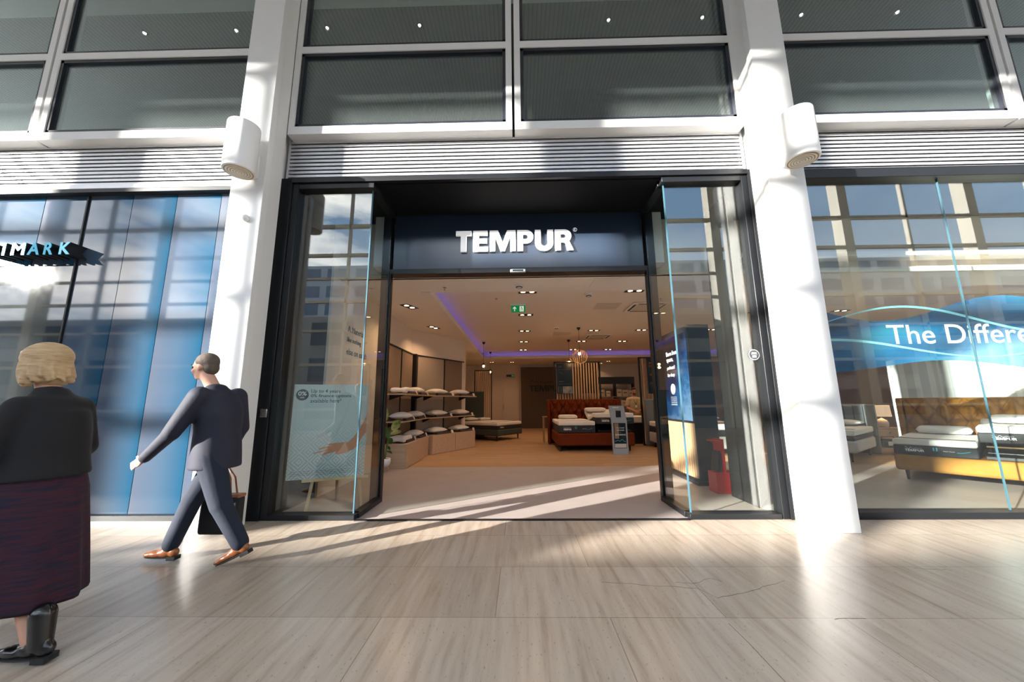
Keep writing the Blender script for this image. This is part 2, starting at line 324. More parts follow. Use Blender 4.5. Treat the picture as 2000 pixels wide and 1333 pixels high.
def text_mesh(s, depth=.002, bold=0, shear=0, spacing=1):
    cu = bpy.data.curves.new('t', 'FONT'); cu.body = s; cu.size = 1; cu.extrude = .5; cu.offset = bold; cu.shear = shear; cu.space_character = spacing; cu.resolution_u = 4
    o = bpy.data.objects.new('t', cu); COL.objects.link(o); dg = bpy.context.evaluated_depsgraph_get()
    me = bpy.data.meshes.new_from_object(o.evaluated_get(dg)); bpy.data.objects.remove(o); return me
def text(name, s, m, x, z, h, w=None, y=0, depth=.004, parent=None, rz=0, bold=0, shear=0, tilt=0, align='L', spacing=1):
    """writing on a vertical plane facing -Y of its parent; (x,z) lower-left corner of the caps, h height"""
    me = text_mesh(s, bold=bold, shear=shear, spacing=spacing)
    xs = [v.co.x for v in me.vertices]; ys = [v.co.y for v in me.vertices]; x0, x1, y0, y1 = min(xs), max(xs), min(ys), max(ys)
    k = h/max(1e-6, (y1-y0)); kx = (w/(x1-x0)) if w else k
    off = 0 if align == 'L' else (-(x1-x0)*kx/2)
    for v in me.vertices: v.co = Vector(((v.co.x-x0)*kx+off, -v.co.z*depth, (v.co.y-y0)*k))
    me.materials.append(M[m] if isinstance(m, str) else m)
    me.name = name; o = bpy.data.objects.new(name, me); COL.objects.link(o)
    o.location = (x, y, z); o.rotation_euler = (tilt, 0, rz)
    if parent is not None: o.parent = parent
    return o

def arc(cx, cy, rx, ry, a0, a1, n=12): return [(cx+rx*math.cos(math.radians(a0+(a1-a0)*i/n)), cy+ry*math.sin(math.radians(a0+(a1-a0)*i/n))) for i in range(n+1)]
def outline(name, loops, m, depth, loc, parent=None, sc=(1, 1), rz=0):
    """filled 2D outline (with holes) standing up in XZ facing -Y"""
    cu = bpy.data.curves.new('o', 'CURVE'); cu.dimensions = '2D'; cu.fill_mode = 'BOTH'; cu.extrude = .5
    for lp in loops:
        sp = cu.splines.new('POLY'); sp.points.add(len(lp)-1); sp.use_cyclic_u = True
        for i, (x, y) in enumerate(lp): sp.points[i].co = (x*sc[0], y*sc[1], 0, 1)
    o = bpy.data.objects.new('o', cu); COL.objects.link(o); dg = bpy.context.evaluated_depsgraph_get()
    me = bpy.data.meshes.new_from_object(o.evaluated_get(dg)); bpy.data.objects.remove(o)
    for v in me.vertices: v.co = Vector((v.co.x, -v.co.z*depth, v.co.y))
    me.materials.append(M[m] if isinstance(m, str) else m); me.name = name
    o = bpy.data.objects.new(name, me); COL.objects.link(o); o.location = loc; o.rotation_euler.z = rz
    if parent is not None: o.parent = parent
    return o

# ================================================================== SETTING
def st(name, m, a, label, cat, **k):
    o = box(name, m, a, **k); struct(o); return tag(o, label, cat)
st('floor', 'stone', (-40, 40, -9.6, 4.53, -.3, 0), 'polished beige travertine mall floor in front of the shops', 'floor')
st('floor_1', 'vinyl', (-3.5, 16, 4.53, 8.1, -.3, 0), 'grey vinyl entrance floor just inside the shop', 'floor')
st('floor_2', 'wood', (-6, 16, 8.1, 21, -.3, 0), 'oak plank floor deeper inside the bed shop', 'floor')
st('ground', 'build', (-110, 120, -70, -9.6, -.6, -.3), 'paved ground outside the glass wall behind the viewer', 'ground')
# shop shell
st('wall_back', 'wall', (-6, 16, 20.2, 20.4, 0, 3.7), 'warm white rear wall of the bed shop', 'wall')
st('wall_right', 'wall', (14, 14.2, 4.7, 20.4, 0, 4.4), 'warm white right-hand wall of the bed shop', 'wall')
o = MB().prism([(-3.45, 5.6), (-3.0, 5.6), (-3.0, 10.0), (-1.82, 12.0), (-1.82, 12.35), (-2.25, 12.35), (-2.25, 14.4), (-2.9, 14.4), (-2.9, 20.3), (-3.45, 20.3)], 0, 3.9).build('wall_left', 'wall', smooth=False)
struct(o); tag(o, 'beige angled left wall of the shop behind the pillow shelves', 'wall')
st('wall_left_dark', 'dwall', (-3.45, -3.04, 4.72, 5.6, 0, 4.4), 'black return wall at the left end of the shop window', 'wall')
o = MB().prism([(3.06, 4.98), (3.45, 5.45), (3.45, 5.57), (3.06, 5.57)], 0, 4.35).build('wall_right_return', 'bwall'); struct(o); tag(o, 'beige and black angled return wall inside the right glass box', 'wall'); q = MB().prism([(3.045, 4.99), (3.06, 4.985), (3.06, 5.6), (3.045, 5.6)], 0, 4.34).build('dark_lining', 'dwall', o)
# ceiling: low border around a raised coffer lit blue along its edges
CX0, CX1, CY0, CY1, ZC, ZU = -1.65, 13.0, 6.62, 16.9, 3.42, 3.7
b = MB(); b.box(-3.45, 14, 5.8, CY0, ZC, ZC+.08); b.box(-3.45, 14, CY1+.05, 20.3, ZC, ZC+.08); b.box(-3.45, CX0-.05, CY0, CY1+.05, ZC, ZC+.08); b.box(CX1, 14, CY0, CY1, ZC, ZC+.08)
o = struct(b.build('ceiling', 'ceil')); tag(o, 'cream lowered ceiling border around the raised bay of the shop', 'ceiling')
st('ceiling_raised', 'ceil', (-3.45, 14, 5.8, 20.3, ZU, ZU+.08), 'raised cream ceiling bay of the shop', 'ceiling')
b = MB(); b.box(CX0-.34, CX0-.24, CY0, CY1, ZC+.08, ZU); b.box(CX0-.34, CX1, CY1+.25, CY1+.3, ZC+.08, ZU); b.box(CX0-.34, CX1, CY0-.3, CY0-.25, ZC+.08, ZU)
o = struct(b.build('trim_1', 'ceil')); tag(o, 'cream upstand behind the ceiling cove of the shop', 'trim')
b = MB(); b.box(CX0-.1, CX0, CY0-.1, CY1+.1, ZC-.03, ZC+.1); b.box(CX0-.17, CX0-.1, CY0-.1, CY1+.17, ZC-.015, ZC)
b.box(CX0-.1, CX1, CY1, CY1+.1, ZC-.03, ZC+.1); b.box(CX0-.1, CX1, CY1+.1, CY1+.17, ZC-.015, ZC)
o = struct(b.build('trim_2', 'ceil')); tag(o, 'cream stepped moulding along the edge of the raised ceiling', 'trim')
t = thing('cove_light', 'blue led strip glowing along the raised ceiling edge', 'light', (CX0-.2, CY0, ZC+.1))
box('led_strip', 'blue', (CX0-.18, CX0-.14, CY0+.1, CY1, ZC+.08, ZC+.1), t); box('led_strip', 'blue', (CX0, CX1, CY1+.14, CY1+.18, ZC+.08, ZC+.1), t)
st('wall_bulkhead', 'wall', (-3.45, 3.3, 5.75, 5.85, ZC, 4.5), 'cream bulkhead wall above the shop ceiling behind the entrance', 'wall')
st('wall_bulkhead_right', 'wall', (3.3, 14, 6.05, 6.15, ZC+.08, 4.5), 'cream bulkhead wall catching a band of sun in the right shop window', 'wall')
st('ceiling_window_bay', 'dark', (-3.45, 14, 4.73, 5.74, 4.38, 4.42), 'dark ceiling above the glass boxes of the shop window', 'ceiling')

# mall hall: roof, added sun-blocking beam, upper wall, ends, opposite glazed wall with its steel frame
st('ceiling_mall', 'white', (-40, 40, -9.9, -1.0, 15, 15.3), 'high white roof over the mall walkway', 'ceiling')
st('ceiling_mall_low', 'white', (-40, 40, -1.0, 5.0, 11, 11.2), 'lower white roof beside the shop fronts', 'ceiling')
st('trim_sun_blocker', 'white', (-40, 40, -1.2, -1.0, 7.95, 15.3), 'added white beam out of view, keeping sun off the upper shop fronts', 'trim')  # unseen beam added to cut off the sun partway up the facade
st('wall_front', 'white', (-40, 40, 4.62, 4.9, 7.75, 11.2), 'white wall above the upper windows', 'wall')
st('wall_end_left', 'wall', (-40.2, -40, -9.9, 5, 0, 15), 'far left end wall of the mall', 'wall')
st('wall_end_right', 'wall', (40, 40.2, -9.9, 5, 0, 15), 'far right end wall of the mall', 'wall')
COLX = [-33, -26.4, -19.7, -13.0, -5.6, 2.6, 10.7, 17.7, 24.5, 31.5]
t = thing('atrium_glazing_frame', 'beige steel grid of the glazed wall opposite the shops, seen mirrored in the glass', 'window frame', (0, -9.6, 0))
for i, x in enumerate(COLX): box('post', 'steel', (x-.24, x+.24, -9.95, -9.35, 0, 15), t)
for a, c in zip(COLX, COLX[1:]): box('mullion', 'steel', ((a+c)/2-.06, (a+c)/2+.06, -9.7, -9.5, 0, 15), t)
for z, h_ in ((11.15, .09), (9.45, .08), (8.1, .06), (6.8, .07), (5.2, .06), (3.4, .07), (1.1, .06)): box('transom', 'steel', (-40, 40, -9.7, -9.5, z-h_, z+h_), t)
def building(label, x0, x1, y, d, h_, nx, nz):
    t = thing('building', label, 'building', ((x0+x1)/2, y, -.3))
    box('wall', 'build', (x0, x1, y-d, y, -.3, h_), t)
    for i in range(nx):
        b = MB()
        xx = x0+(i+.5)*(x1-x0)/nx
        for k in range(nz):
            zz = (k+.5)*h_/nz; b.box(xx-(x1-x0)/nx*.38, xx+(x1-x0)/nx*.38, y, y+.05, zz-h_/nz*.32, zz+h_/nz*.32)
        b.build('window', 'bwin', t, world=True)
building('low office building just outside the glazed wall, seen only mirrored in the windows', -62, -10.5, -14.2, 3, 7.15, 14, 3)
building('low office building outside behind the viewer, mirrored in the right-hand shop window', -9.5, 45, -14.2, 3, 7.4, 14, 3)
building('tall distant office building on the skyline, mirrored in the shop windows', -62, 110, -60, 5, 29, 30, 8)

# ------------------------------------------------------------------ columns
def column(x0, x1, label):
    t = thing('column', label, 'column', ((x0+x1)/2, 4.25, 0))
    s = -1 if x0 < 0 else 1
    inner = x1 if x0 < 0 else x0
    box('shaft', 'white', (x0, x1, 4.07, 4.17, 0, 11), t, bevel=.004)
    box('web', 'white', (x0+.02, x1-.02, 4.17, 4.4, 0, 11), t)
    if s < 0: box('flange', 'white', (x0+.02, -3.27, 4.4, 4.75, 0, 11), t)
    else: box('flange', 'white', (3.16, x1-.02, 4.4, 4.75, 0, 11), t)
    return t
column(-3.57, -3.15, 'white steel column left of the shop entrance'); column(3.05, 3.49, 'white steel column right of the shop entrance, glaring in the sun')
for xo, lb in ((-6.66, 'white steel column beyond the left edge of the photo'), (6.66, 'white steel column beyond the right edge of the photo')):
    t = thing('column', lb, 'column', (-3.36+xo if xo < 0 else 3.27+xo, 4.25, 0)); cx = t.location.x
    box('shaft', 'white', (cx-.22, cx+.22, 4.07, 4.17, 0, 11), t); box('web', 'white', (cx-.2, cx+.2, 4.17, 4.6, 0, 11), t)

# ------------------------------------------------------------------ upper windows (framed modules)
def module(n, x0, x1, label):
    t = thing('window_%d' % n, label, 'window', ((x0+x1)/2, 4.4, 5.03)); t['kind'] = 'structure'
    b = MB(); fr = .085
    for a in ((x0, x1, 5.03, 5.15), (x0+fr, x1-fr, 6.345, 6.45), (x0, x1, 7.65, 7.8), (x0, x0+fr, 5.15, 7.65), (x1-fr, x1, 5.15, 7.65)):
        b.box(a[0], a[1], 4.4, 4.5 if a[2] != 5.03 else 4.62, a[2], a[3])
    b.box(x0, x0+.02, 4.5, 4.62, 5.05, 7.8); b.box(x1-.02, x1, 4.5, 4.62, 5.05, 7.8)
    b.build('frame', 'white', t, world=True)
    for z0, z1 in ((5.15, 6.345), (6.45, 7.65)):
        a0, a1 = x0+fr, x1-fr; g = .045; b = MB()
        b.box(a0, a1, 4.415, 4.5, z0, z0+g); b.box(a0, a1, 4.415, 4.5, z1-g, z1); b.box(a0, a0+g, 4.415, 4.5, z0, z1); b.box(a1-g, a1, 4.415, 4.5, z0, z1)
        b.build('gasket', 'gask', t, world=True)
        box('pane', 'glassup', (a0+g, a1-g, 4.45, 4.462, z0+g, z1-g), t)
    return t
mods = [(-13.4, -10.1, 'upper window module above the far left shop'), (-10.05, -6.76, 'upper window module left of the panel joint above the blue shopfront'), (-6.72, -3.55, 'upper window module above the blue shopfront, next to the left column'),
        (-3.16, -.055, 'upper window module above the left half of the shop entrance'), (-.02, 3.09, 'upper window module above the right half of the shop entrance'),
        (3.47, 6.68, 'upper window module right of the right column'), (6.72, 9.9, 'upper window module at the top right edge of the photo')]
for i, (a, c, lb) in enumerate(mods): module(i+1, a, c, lb)
st('ceiling_upper', 'slatc', (-14, 14, 4.65, 13, 8.0, 8.1), 'dark slatted ceiling seen through the upper windows', 'ceiling')
st('wall_upper_back', 'dark', (-14, 14, 12.9, 13, 4.5, 8.0), 'dark back wall of the upper floor', 'wall')
st('floor_upper', 'dark', (-14, 14, 4.65, 13, 4.6, 4.9), 'floor slab of the upper storey', 'floor')
for i, x in enumerate((-6.69, -5.01, -3.36, -1.7, 1.65, 3.29, 5.0, 6.65)):
    lab = ['farthest left', 'second from left', 'third from left', 'fourth from left', 'fourth from right', 'third from right', 'second from right', 'farthest right'][i]
    t = thing('recessed_spotlight', 'small round spotlight in the slatted upper ceiling, %s' % lab, 'light', (x, 5.4, 8.0), group='spotlights behind the upper windows')
    MB().lathe([(.034, -.012), (.05, -.012), (.05, 0), (.034, 0)], n=20, ring=True).build('rim', 'chrome', t)
    MB().lathe([(.0, -.003), (.024, -.003), (.024, 0), (.0, 0)], n=20).build('lens', 'dl', t)
    if i in (2, 3, 4, 5): lamp('SPOT', (x, 5.4, 7.96), 25, (1, .9, .75), spot_size=1.3, spot_blend=.6, shadow_soft_size=.04)

# ------------------------------------------------------------------ louvres
def louvre(x0, x1, z0, z1, label):
    t = thing('louvre_panel', label, 'louvre', ((x0+x1)/2, 4.6, z0))
    b = MB(); n = int(round((z1-z0)/.0565)); p = (z1-z0)/n
    for i in range(n):
        z = z0+i*p
        b.prism_x([(4.565, z), (4.60, z+.006), (4.598, z+.012), (4.572, z+.034), (4.565, z+.034)], x0+.02, x1-.02)
    b.build('blades', 'lou', t, world=True)
    box('backing', 'dark', (x0, x1, 4.66, 4.7, z0+.05, z1), t); box('end_channel', 'lou', (x0, x0+.03, 4.56, 4.66, z0, z1), t); box('end_channel', 'lou', (x1-.03, x1, 4.56, 4.66, z0, z1), t)
louvre(-3.23, 3.13, 4.43, 5.07, 'grey metal louvre above the shop entrance'); louvre(-10, -3.6, 4.43, 5.07, 'grey metal louvre above the blue shopfront'); louvre(3.52, 10, 4.43, 5.07, 'grey metal louvre above the right shop window')
st('wall_service', 'dark', (-14, 14, 4.72, 4.8, 4.36, 5.15), 'dark wall behind the louvres', 'wall')

# ------------------------------------------------------------------ portal
t = thing('shopfront_frame', 'black metal frame around the shop entrance and its two glass boxes', 'door frame', (0, 4.6, 0))
box('side_pilaster', 'black', (-3.28, -3.09, 4.5, 4.72, 0, 4.43), t, bevel=.004); box('side_pilaster', 'black', (3.1, 3.17, 4.5, 4.72, 0, 4.43), t, bevel=.004)
box('jamb', 'black', (-3.09, -3.0, 4.52, 4.68, 0, 4.36), t, bevel=.008); box('jamb', 'black', (3.02, 3.1, 4.52, 4.68, 0, 4.36), t, bevel=.008)
box('head_rail', 'black', (-3.09, 3.1, 4.49, 4.68, 4.36, 4.43), t, bevel=.004); box('head_rail', 'black', (-3.0, -1.96, 4.52, 4.68, 4.28, 4.36), t, bevel=.006); box('head_rail', 'black', (1.96, 3.02, 4.52, 4.68, 4.28, 4.36), t, bevel=.006)
for s in (-1, 1):
    a0, a1 = sorted((s*1.96, s*3.01)); box('sill', 'black', (a0, a1, 4.52, 4.68, 0, .06), t, bevel=.004)
    a0, a1 = sorted((s*1.94, s*2.05)); box('sill', 'black', (a0, a1, 4.62, 5.36, 0, .06), t, bevel=.004); box('side_head_rail', 'black', (a0, a1, 4.62, 5.36, 4.28, 4.36), t, bevel=.006)
    a0, a1 = sorted((s*2.0, s*2.12)); box('door_post', 'black', (a0, a1, 5.34, 5.5, 0, 4.32), t, bevel=.006)
    a0, a1 = sorted((s*1.975, s*1.998)); box('door_guide', 'black', (a0, a1, 5.36, 5.46, 0, 3.36), t, bevel=.006)
box('soffit', 'blackmat', (-1.96, 1.96, 4.56, 5.42, 4.345, 4.36), t)
box('door_header', 'black', (-2.0, 2.0, 5.36, 5.56, 3.34, 3.42), t, bevel=.004)
box('threshold', 'black', (-1.95, 1.95, 4.5, 4.545, 0, .012), t)
t = thing('fascia_panel', 'glossy dark navy fascia board over the entrance, behind the white lettering', 'sign board', (0, 5.44, 3.42))
box('board', 'navy', (-1.97, 1.97, 5.42, 5.5, 3.42, 4.345), t)
t = thing('door_sensor', 'small grey automatic door sensor under the fascia', 'sensor', (.0, 5.33, 3.35))
MB().box(-.12, .12, -.03, .03, -.025, .025).build('housing', 'kiosk', t, bevel=.012); box('lens_strip', 'screen', (-.08, .08, -.034, -.028, -.012, .012), t, world=False)
for s, lb in ((-1, 'white downstand box behind the glass left of the fascia'), (1, 'white downstand box behind the glass right of the fascia')):
    a0, a1 = sorted((s*2.13, s*2.32)); tag(box('downstand_box', 'white', (a0, a1, 5.5, 5.74, 3.52, 4.39)), lb, 'boxing')
def window(n, label): t = thing('window_%d' % n, label, 'window'); t['kind'] = 'structure'; return t
t = window(11, 'tall clear glass box left of the shop entrance'); t.location = (-2.5, 4.6, .05)
box('front_pane', 'glass', (-3.0, -2.012, 4.594, 4.606, .06, 4.28), t); box('side_pane', 'glass', (-2.008, -1.996, 4.61, 5.34, .06, 4.28), t); box('corner_edge', 'gedge', (-2.012, -1.996, 4.592, 4.609, .06, 4.28), t)
t = window(12, 'tall clear glass box right of the shop entrance'); t.location = (2.5, 4.6, .05)
box('front_pane', 'glass', (2.012, 3.02, 4.594, 4.606, .06, 4.28), t); box('side_pane', 'glass', (1.996, 2.008, 4.61, 5.34, .06, 4.28), t); box('corner_edge', 'gedge', (1.996, 2.012, 4.592, 4.609, .06, 4.28), t)

# right shop window
t = thing('shopfront_frame', 'black metal frame around the right shop window', 'window frame', (6, 4.6, 0))
box('head_rail', 'black', (3.4, 10, 4.5, 4.68, 4.28, 4.42), t, bevel=.006); box('sill', 'black', (3.4, 10, 4.5, 4.68, 0, .075), t, bevel=.006)
t = window(13, 'large frameless shop window on the right with the blue wave banner'); t.location = (6, 4.6, .07)
box('pane', 'glass', (3.4, 5.674, 4.594, 4.606, .07, 4.29), t); box('pane', 'glass', (5.686, 10, 4.594, 4.606, .07, 4.29), t); box('joint_edge', 'gedge', (5.674, 5.686, 4.592, 4.608, .07, 4.29), t)

# ------------------------------------------------------------------ main sign
def c_T(): return [[(0, .78), (0, 1), (.82, 1), (.82, .78), (.565, .78), (.565, 0), (.255, 0), (.255, .78)]], .82
def c_E(): return [[(0, 0), (0, 1), (.76, 1), (.76, .78), (.31, .78), (.31, .62), (.73, .62), (.73, .4), (.31, .4), (.31, .22), (.78, .22), (.78, 0)]], .78
def c_M(): return [[(0, 0), (0, 1), (.44, 1), (.68, .42), (.92, 1), (1.36, 1), (1.36, 0), (1.07, 0), (1.07, .66), (.8, 0), (.56, 0), (.29, .66), (.29, 0)]], 1.36
def c_P(): return [[(0, 0), (0, 1)]+arc(.46, .68, .38, .32, 90, -90)+[(.3, .36), (.3, 0)], arc(.44, .68, .12, .12, -90, 90)[::-1][::-1]+[(.3, .8), (.3, .56)]], .84
def c_U(): return [[(0, 1), (.3, 1), (.3, .4)]+arc(.475, .38, .175, .165, 180, 360)+[(.65, .4), (.65, 1), (.95, 1), (.95, .4)]+arc(.475, .38, .475, .4, 360, 180)+[(0, .4)]], .95
def c_R(): return [[(0, 0), (0, 1)]+arc(.5, .69, .36, .31, 90, -50)+[(.95, 0), (.62, 0)]+arc(.4, .3, .16, .09, 0, 90)+[(.3, .39), (.3, 0)], arc(.46, .69, .12, .11, -90, 90)+[(.3, .8), (.3, .58)]], .95
t = thing('shop_sign', 'large white raised letters TEMPUR on the navy fascia above the entrance', 'sign', (-.975, 5.42, 3.70))
xx = 0; hh = .345; kx = .302
for g in (c_T, c_E, c_M, c_P, c_U, c_R):
    lp, wd = g(); outline('letter', lp, 'sign', .035, (xx*kx, -.03, 0), t, (kx, hh)); xx += wd+.085
outline('registered_mark', [arc(0, 0, .032, .032, 0, 360, 20)[:-1], arc(0, 0, .025, .025, 0, 360, 20)[:-1]], 'sign', .01, (xx*kx+.01, -.03, .345), t)
text('registered_letter', 'R', 'sign', xx*kx-.002, .33, .028, None, -.03, .008, t)

def tempur(name, m, x, z, h, w_, y, depth, parent):
    loops = []; xx = 0; tot = sum(g()[1] for g in (c_T, c_E, c_M, c_P, c_U, c_R))+.085*5; k = w_/tot
    for g in (c_T, c_E, c_M, c_P, c_U, c_R):
        lp, wd = g(); loops += [[(px_+xx, py_) for px_, py_ in q] for q in lp]; xx += wd+.085
    return outline(name, loops, m, depth, (x, y, z), parent, (k, h))
# ------------------------------------------------------------------ left shopfront: blue panels, dark window, raised letters
t = thing('shopfront_frame', 'black base and head rail of the blue left shopfront', 'window frame', (-6, 4.6, 0))
box('head_rail', 'black', (-13, -3.6, 4.5, 4.66, 4.28, 4.33), t); box('silver_rail', 'lou', (-13, -3.6, 4.54, 4.66, 4.36, 4.43), t, bevel=.004); box('base', 'black', (-13, -3.6, 4.52, 4.66, 0, .06), t)
px = [-6.02, -5.40, -4.77, -4.14, -3.51]
for i, (a, c) in enumerate(zip(px, px[1:])):
    tag(box('glass_panel', 'blueglass', (a+.004, c-.004, 4.6, 4.62, .06, 4.28)), ['tall blue glass panel right beside the dark window under the raised letters', 'second tall blue glass panel from the dark window', 'third tall blue glass panel from the dark window', 'tall blue glass panel behind the walking man, next to the column'][i], 'glass panel', 'tall blue glass panels of the left shopfront')
st('wall_left_backing', 'dark', (-13, -3.55, 4.63, 4.7, 0, 4.3), 'black backing behind the blue glass panels', 'wall')
for i, (a, c) in enumerate(((-6.66, -6.03), (-7.9, -6.67), (-9.2, -7.91))):
    tag(box('glass_panel', 'blueglass', (a, c, 4.6, 4.62, 3.26, 4.28)), ['short blue glass panel above the dark window, behind the last letters', 'short blue glass panel above the dark window at the left photo edge', 'short blue glass panel beyond the left photo edge'][i], 'glass panel')
w_ = window(14, 'dark shop window under the raised letters at the left edge'); w_.location = (-7.5, 4.6, .06)
box('pane', mat('dark_reflective_window', (.02, .024, .026), .03, spec=.9), (-9.2, -6.03, 4.6, 4.62, .06, 3.245), w_); box('frame', 'black', (-6.045, -6.025, 4.58, 4.63, .06, 4.28), w_)
t = thing('shop_sign', 'raised letters IMARK with mirrored blue faces and deep black sides', 'sign', (-6.95, 4.6, 3.33))
for ch, x0, wd in (('R', -7.02, .13), ('I', -6.82, .035), ('M', -6.70, .185), ('A', -6.48, .165), ('R', -6.26, .125), ('K', -6.05, .15)):
    rr = text('letter_side', ch, 'black', x0+6.95, 0, .17, wd, 0, .19, t, bold=.03, shear=0)
    for v in rr.data.vertices: v.co.y -= .095
    o = text('letter_face', ch, 'cyanface', x0+6.95, 0, .17, wd, -.195, .006, t, bold=.03); 

# ------------------------------------------------------------------ things on the columns
def spk(cx, label):
    t = thing('speaker', label, 'speaker', (cx, 3.85, 4.08))
    MB().lathe([(.15, 0), (.168, .004), (.17, .02), (.17, .6), (.166, .612), (0, .612)], n=40).build('body', 'white', t, smooth=False, bevel=.003)
    b = MB()
    for r in (.135, .108, .081, .054, .027): b.lathe([(r-.019, -.004), (r-.004, -.008), (r, -.002), (r-.019, -.002)], n=36, ring=True)
    MB().lathe([(0, -.003), (.148, -.003), (.148, -.001), (0, -.001)], n=36).build('grille_mesh', 'brass', t)
    b.build('grille', 'offwhite', t)
    MB().box(-.07, .07, .12, .22, .06, .36).build('bracket', 'white', t, bevel=.004)
    return t
spk(-3.30, 'white cylindrical speaker on the left column'); spk(3.25+.05, 'white cylindrical speaker on the right column')
t = thing('motion_sensor', 'small white dome sensor on the left column below the speaker', 'sensor', (-3.31, 4.05, 3.6)); MB().ell((0, 0, 0), (.035, .045, .045), 8).build('dome', 'white', t, smooth=True)
t = thing('switch_plate', 'small square silver switch plate on the black frame', 'switch', (-3.15, 4.495, 1.25)); box('plate', 'chrome', (-.042, .042, -.006, .004, -.05, .05), t, world=False, bevel=.003); b = MB(); b.tube([(0, -.008, -.02), (0, -.008, .015)], .003, 6); b.ell((0, -.008, .02), .006, 5); b.build('key_switch', 'dprint', t)
t = thing('round_sticker', 'small round black and white sticker low on the right glass', 'sticker', (2.955, 4.59, 1.92))
def disc(name, m, r, parent, y=0, n=32): return outline(name, [arc(0, 0, r, r, 0, 360, n)[:-1]], m, .002, (0, y, 0), parent)
disc('disc', 'wprint', .066, t, 0); disc('inner_disc', 'dprint', .06, t, -.002); text('caption', 'THIS IS AN', 'wprint', 0, .02, .012, .06, -.004, .001, t, align='C'); text('caption', 'NO SMOKING', 'wprint', 0, .003, .012, .07, -.004, .001, t, align='C'); MB().box(-.025, .025, -.0045, -.003, -.035, -.01).build('badge', 'wprint', t)

# ================================================================== SHOP CEILING THINGS
def downlight():
    t = thing('recessed_downlight', 'x', 'light', (0, 0, ZU), group='twin recessed downlights')
    b = MB(); b.box(-.2, .2, -.1, -.085, -.008, .0); b.box(-.2, .2, .085, .1, -.008, 0); b.box(-.2, -.185, -.085, .085, -.008, 0); b.box(.185, .2, -.085, .085, -.008, 0); b.box(-.008, .008, -.085, .085, -.008, 0)
    b.build('bezel', 'black', t); MB().box(-.185, .185, -.085, .085, -.003, 0).build('recess', 'dprint', t)
    for s in (-1, 1):
        MB().lathe([(0, -.006), (.05, -.006), (.05, -.002), (0, -.002)], n=18).build('lens', 'lens', t).location.x = s*.095
    return t
DL = [(.2, 7.53, 0), (.2, 9.6, 0), (.2, 11.85, 0), (.2, 14.0, 0), (.2, 16.25, 0), (2.5, 7.55, 0), (2.5, 11.9, .15), (2.45, 14.05, 0), (2.45, 16.3, 0), (4.08, 11.92, .1), (4.06, 14.15, .1), (4.05, 16.4, .1), (6.4, 9.6, 0), (6.4, 12, 0), (8.6, 9.6, 0)]
nmx = ['nearest on the left row, right at the coffer edge', 'second nearest in the row running down from the green exit sign', 'third in the row behind the green exit sign', 'fourth in the row behind the green exit sign', 'farthest in the row behind the green exit sign', 'nearest on the right, beside the door post',
       'right of the hanging slatted pendant, nearest of its row', 'dark-looking middle one behind the hanging slatted pendant', 'farthest one behind the hanging slatted pendant', 'nearest of the row by the right door post', 'middle of the row by the right door post', 'farthest of the row by the right door post', 'inside the right glass box', 'over the pale grey bed', 'over the right-hand display room']
d0 = downlight()
for i, (x, y, rz) in enumerate(DL):
    o = d0 if i == 0 else dup(d0, (x, y, ZU)); o.location = (x, y, ZU); o.rotation_euler.z = rz
    o['label'] = 'black twin-lamp ceiling downlight, '+nmx[i]
    lamp('SPOT', (x, y, ZU-.03), 58, spot_size=2.3, spot_blend=.8, shadow_soft_size=.06)
for i, (x, y, lb) in enumerate(((-2.35, 7.56, 'nearest on the low left ceiling above the pillow shelves'), (-2.34, 9.77, 'second on the low left ceiling above the pillow shelves'), (-1.4, 18.6, 'small one at the far back left'), (-.36, 18.7, 'small one above the back door'), (4.6, 18.7, 'above the back shelving'), (4.4, 19.6, 'next to the back wall behind the shop assistant'))):
    o = dup(d0, (x, y, ZC), .0); o['label'] = 'black twin-lamp ceiling downlight, '+lb; o.rotation_euler.z = 1.2 if i < 2 else 0
    if i > 1:
        o.scale = (.6, .6, 1)
    lamp('SPOT', (x, y, ZC-.03), 75 if i < 2 else 20, spot_size=2.4, spot_blend=.8, shadow_soft_size=.06)

def pendant(x, y, zb, label, kind):
    t = thing('pendant_lamp', label, 'lamp', (x, y, ZU))
    MB().lathe([(.0, 0), (.06, 0), (.055, -.04), (.012, -.09), (0, -.09)], n=20).build('ceiling_cup', 'black', t, smooth=True)
    d = zb-ZU
    MB().tube([(0, 0, -.05), (0, 0, d+.1)], .005, 6).build('cord', 'black', t)
    MB().lathe([(0, d+.12), (.022, d+.11), (.025, d+.04), (0, d+.04)], n=12).build('lamp_holder', 'black', t)
    MB().ell((0, 0, d), (.042, .042, .05), 8).build('bulb', 'bulb', t, smooth=True)
    if kind == 'cage':
        for k in range(8):
            a = k*PI/4; pts = [(math.cos(a)*r, math.sin(a)*r, d+z) for r, z in ((.02, .1), (.1, .06), (.14, -.02), (.11, -.1), (.07, -.13))]
            MB().tube(pts, .004, 5).build('cage_wire', 'black', t)
    elif kind == 'slat':
        for k in range(22):
            a = 2*PI*k/22; b = MB(); prof = [(.05, .12), (.16, .08), (.235, -.02), (.25, -.12), (.2, -.24), (.12, -.3)]
            b.tube([(math.cos(a)*r, math.sin(a)*r, d+z) for r, z in prof], .007, 5); b.build('shade_slat', 'slat', t)
    else:
        b = MB(); b.lathe([(.03, .1), (.06, .06), (.12, .0), (.13, -.03), (.125, -.03), (.055, .055), (.03, .095)], n=20, ring=True); b.build('shade', mat('amber_glass_'+str(int(y)), (.35, .2, .08), .2, spec=.8), t, smooth=True).location.z = d
    lamp('POINT', (x, y, zb-.12), 3, (1, .6, .3), shadow_soft_size=.05)
    return t
pendant(-1.37, 14, 2.76, 'bare-bulb pendant in a round black wire cage, nearer one on the left', 'cage')
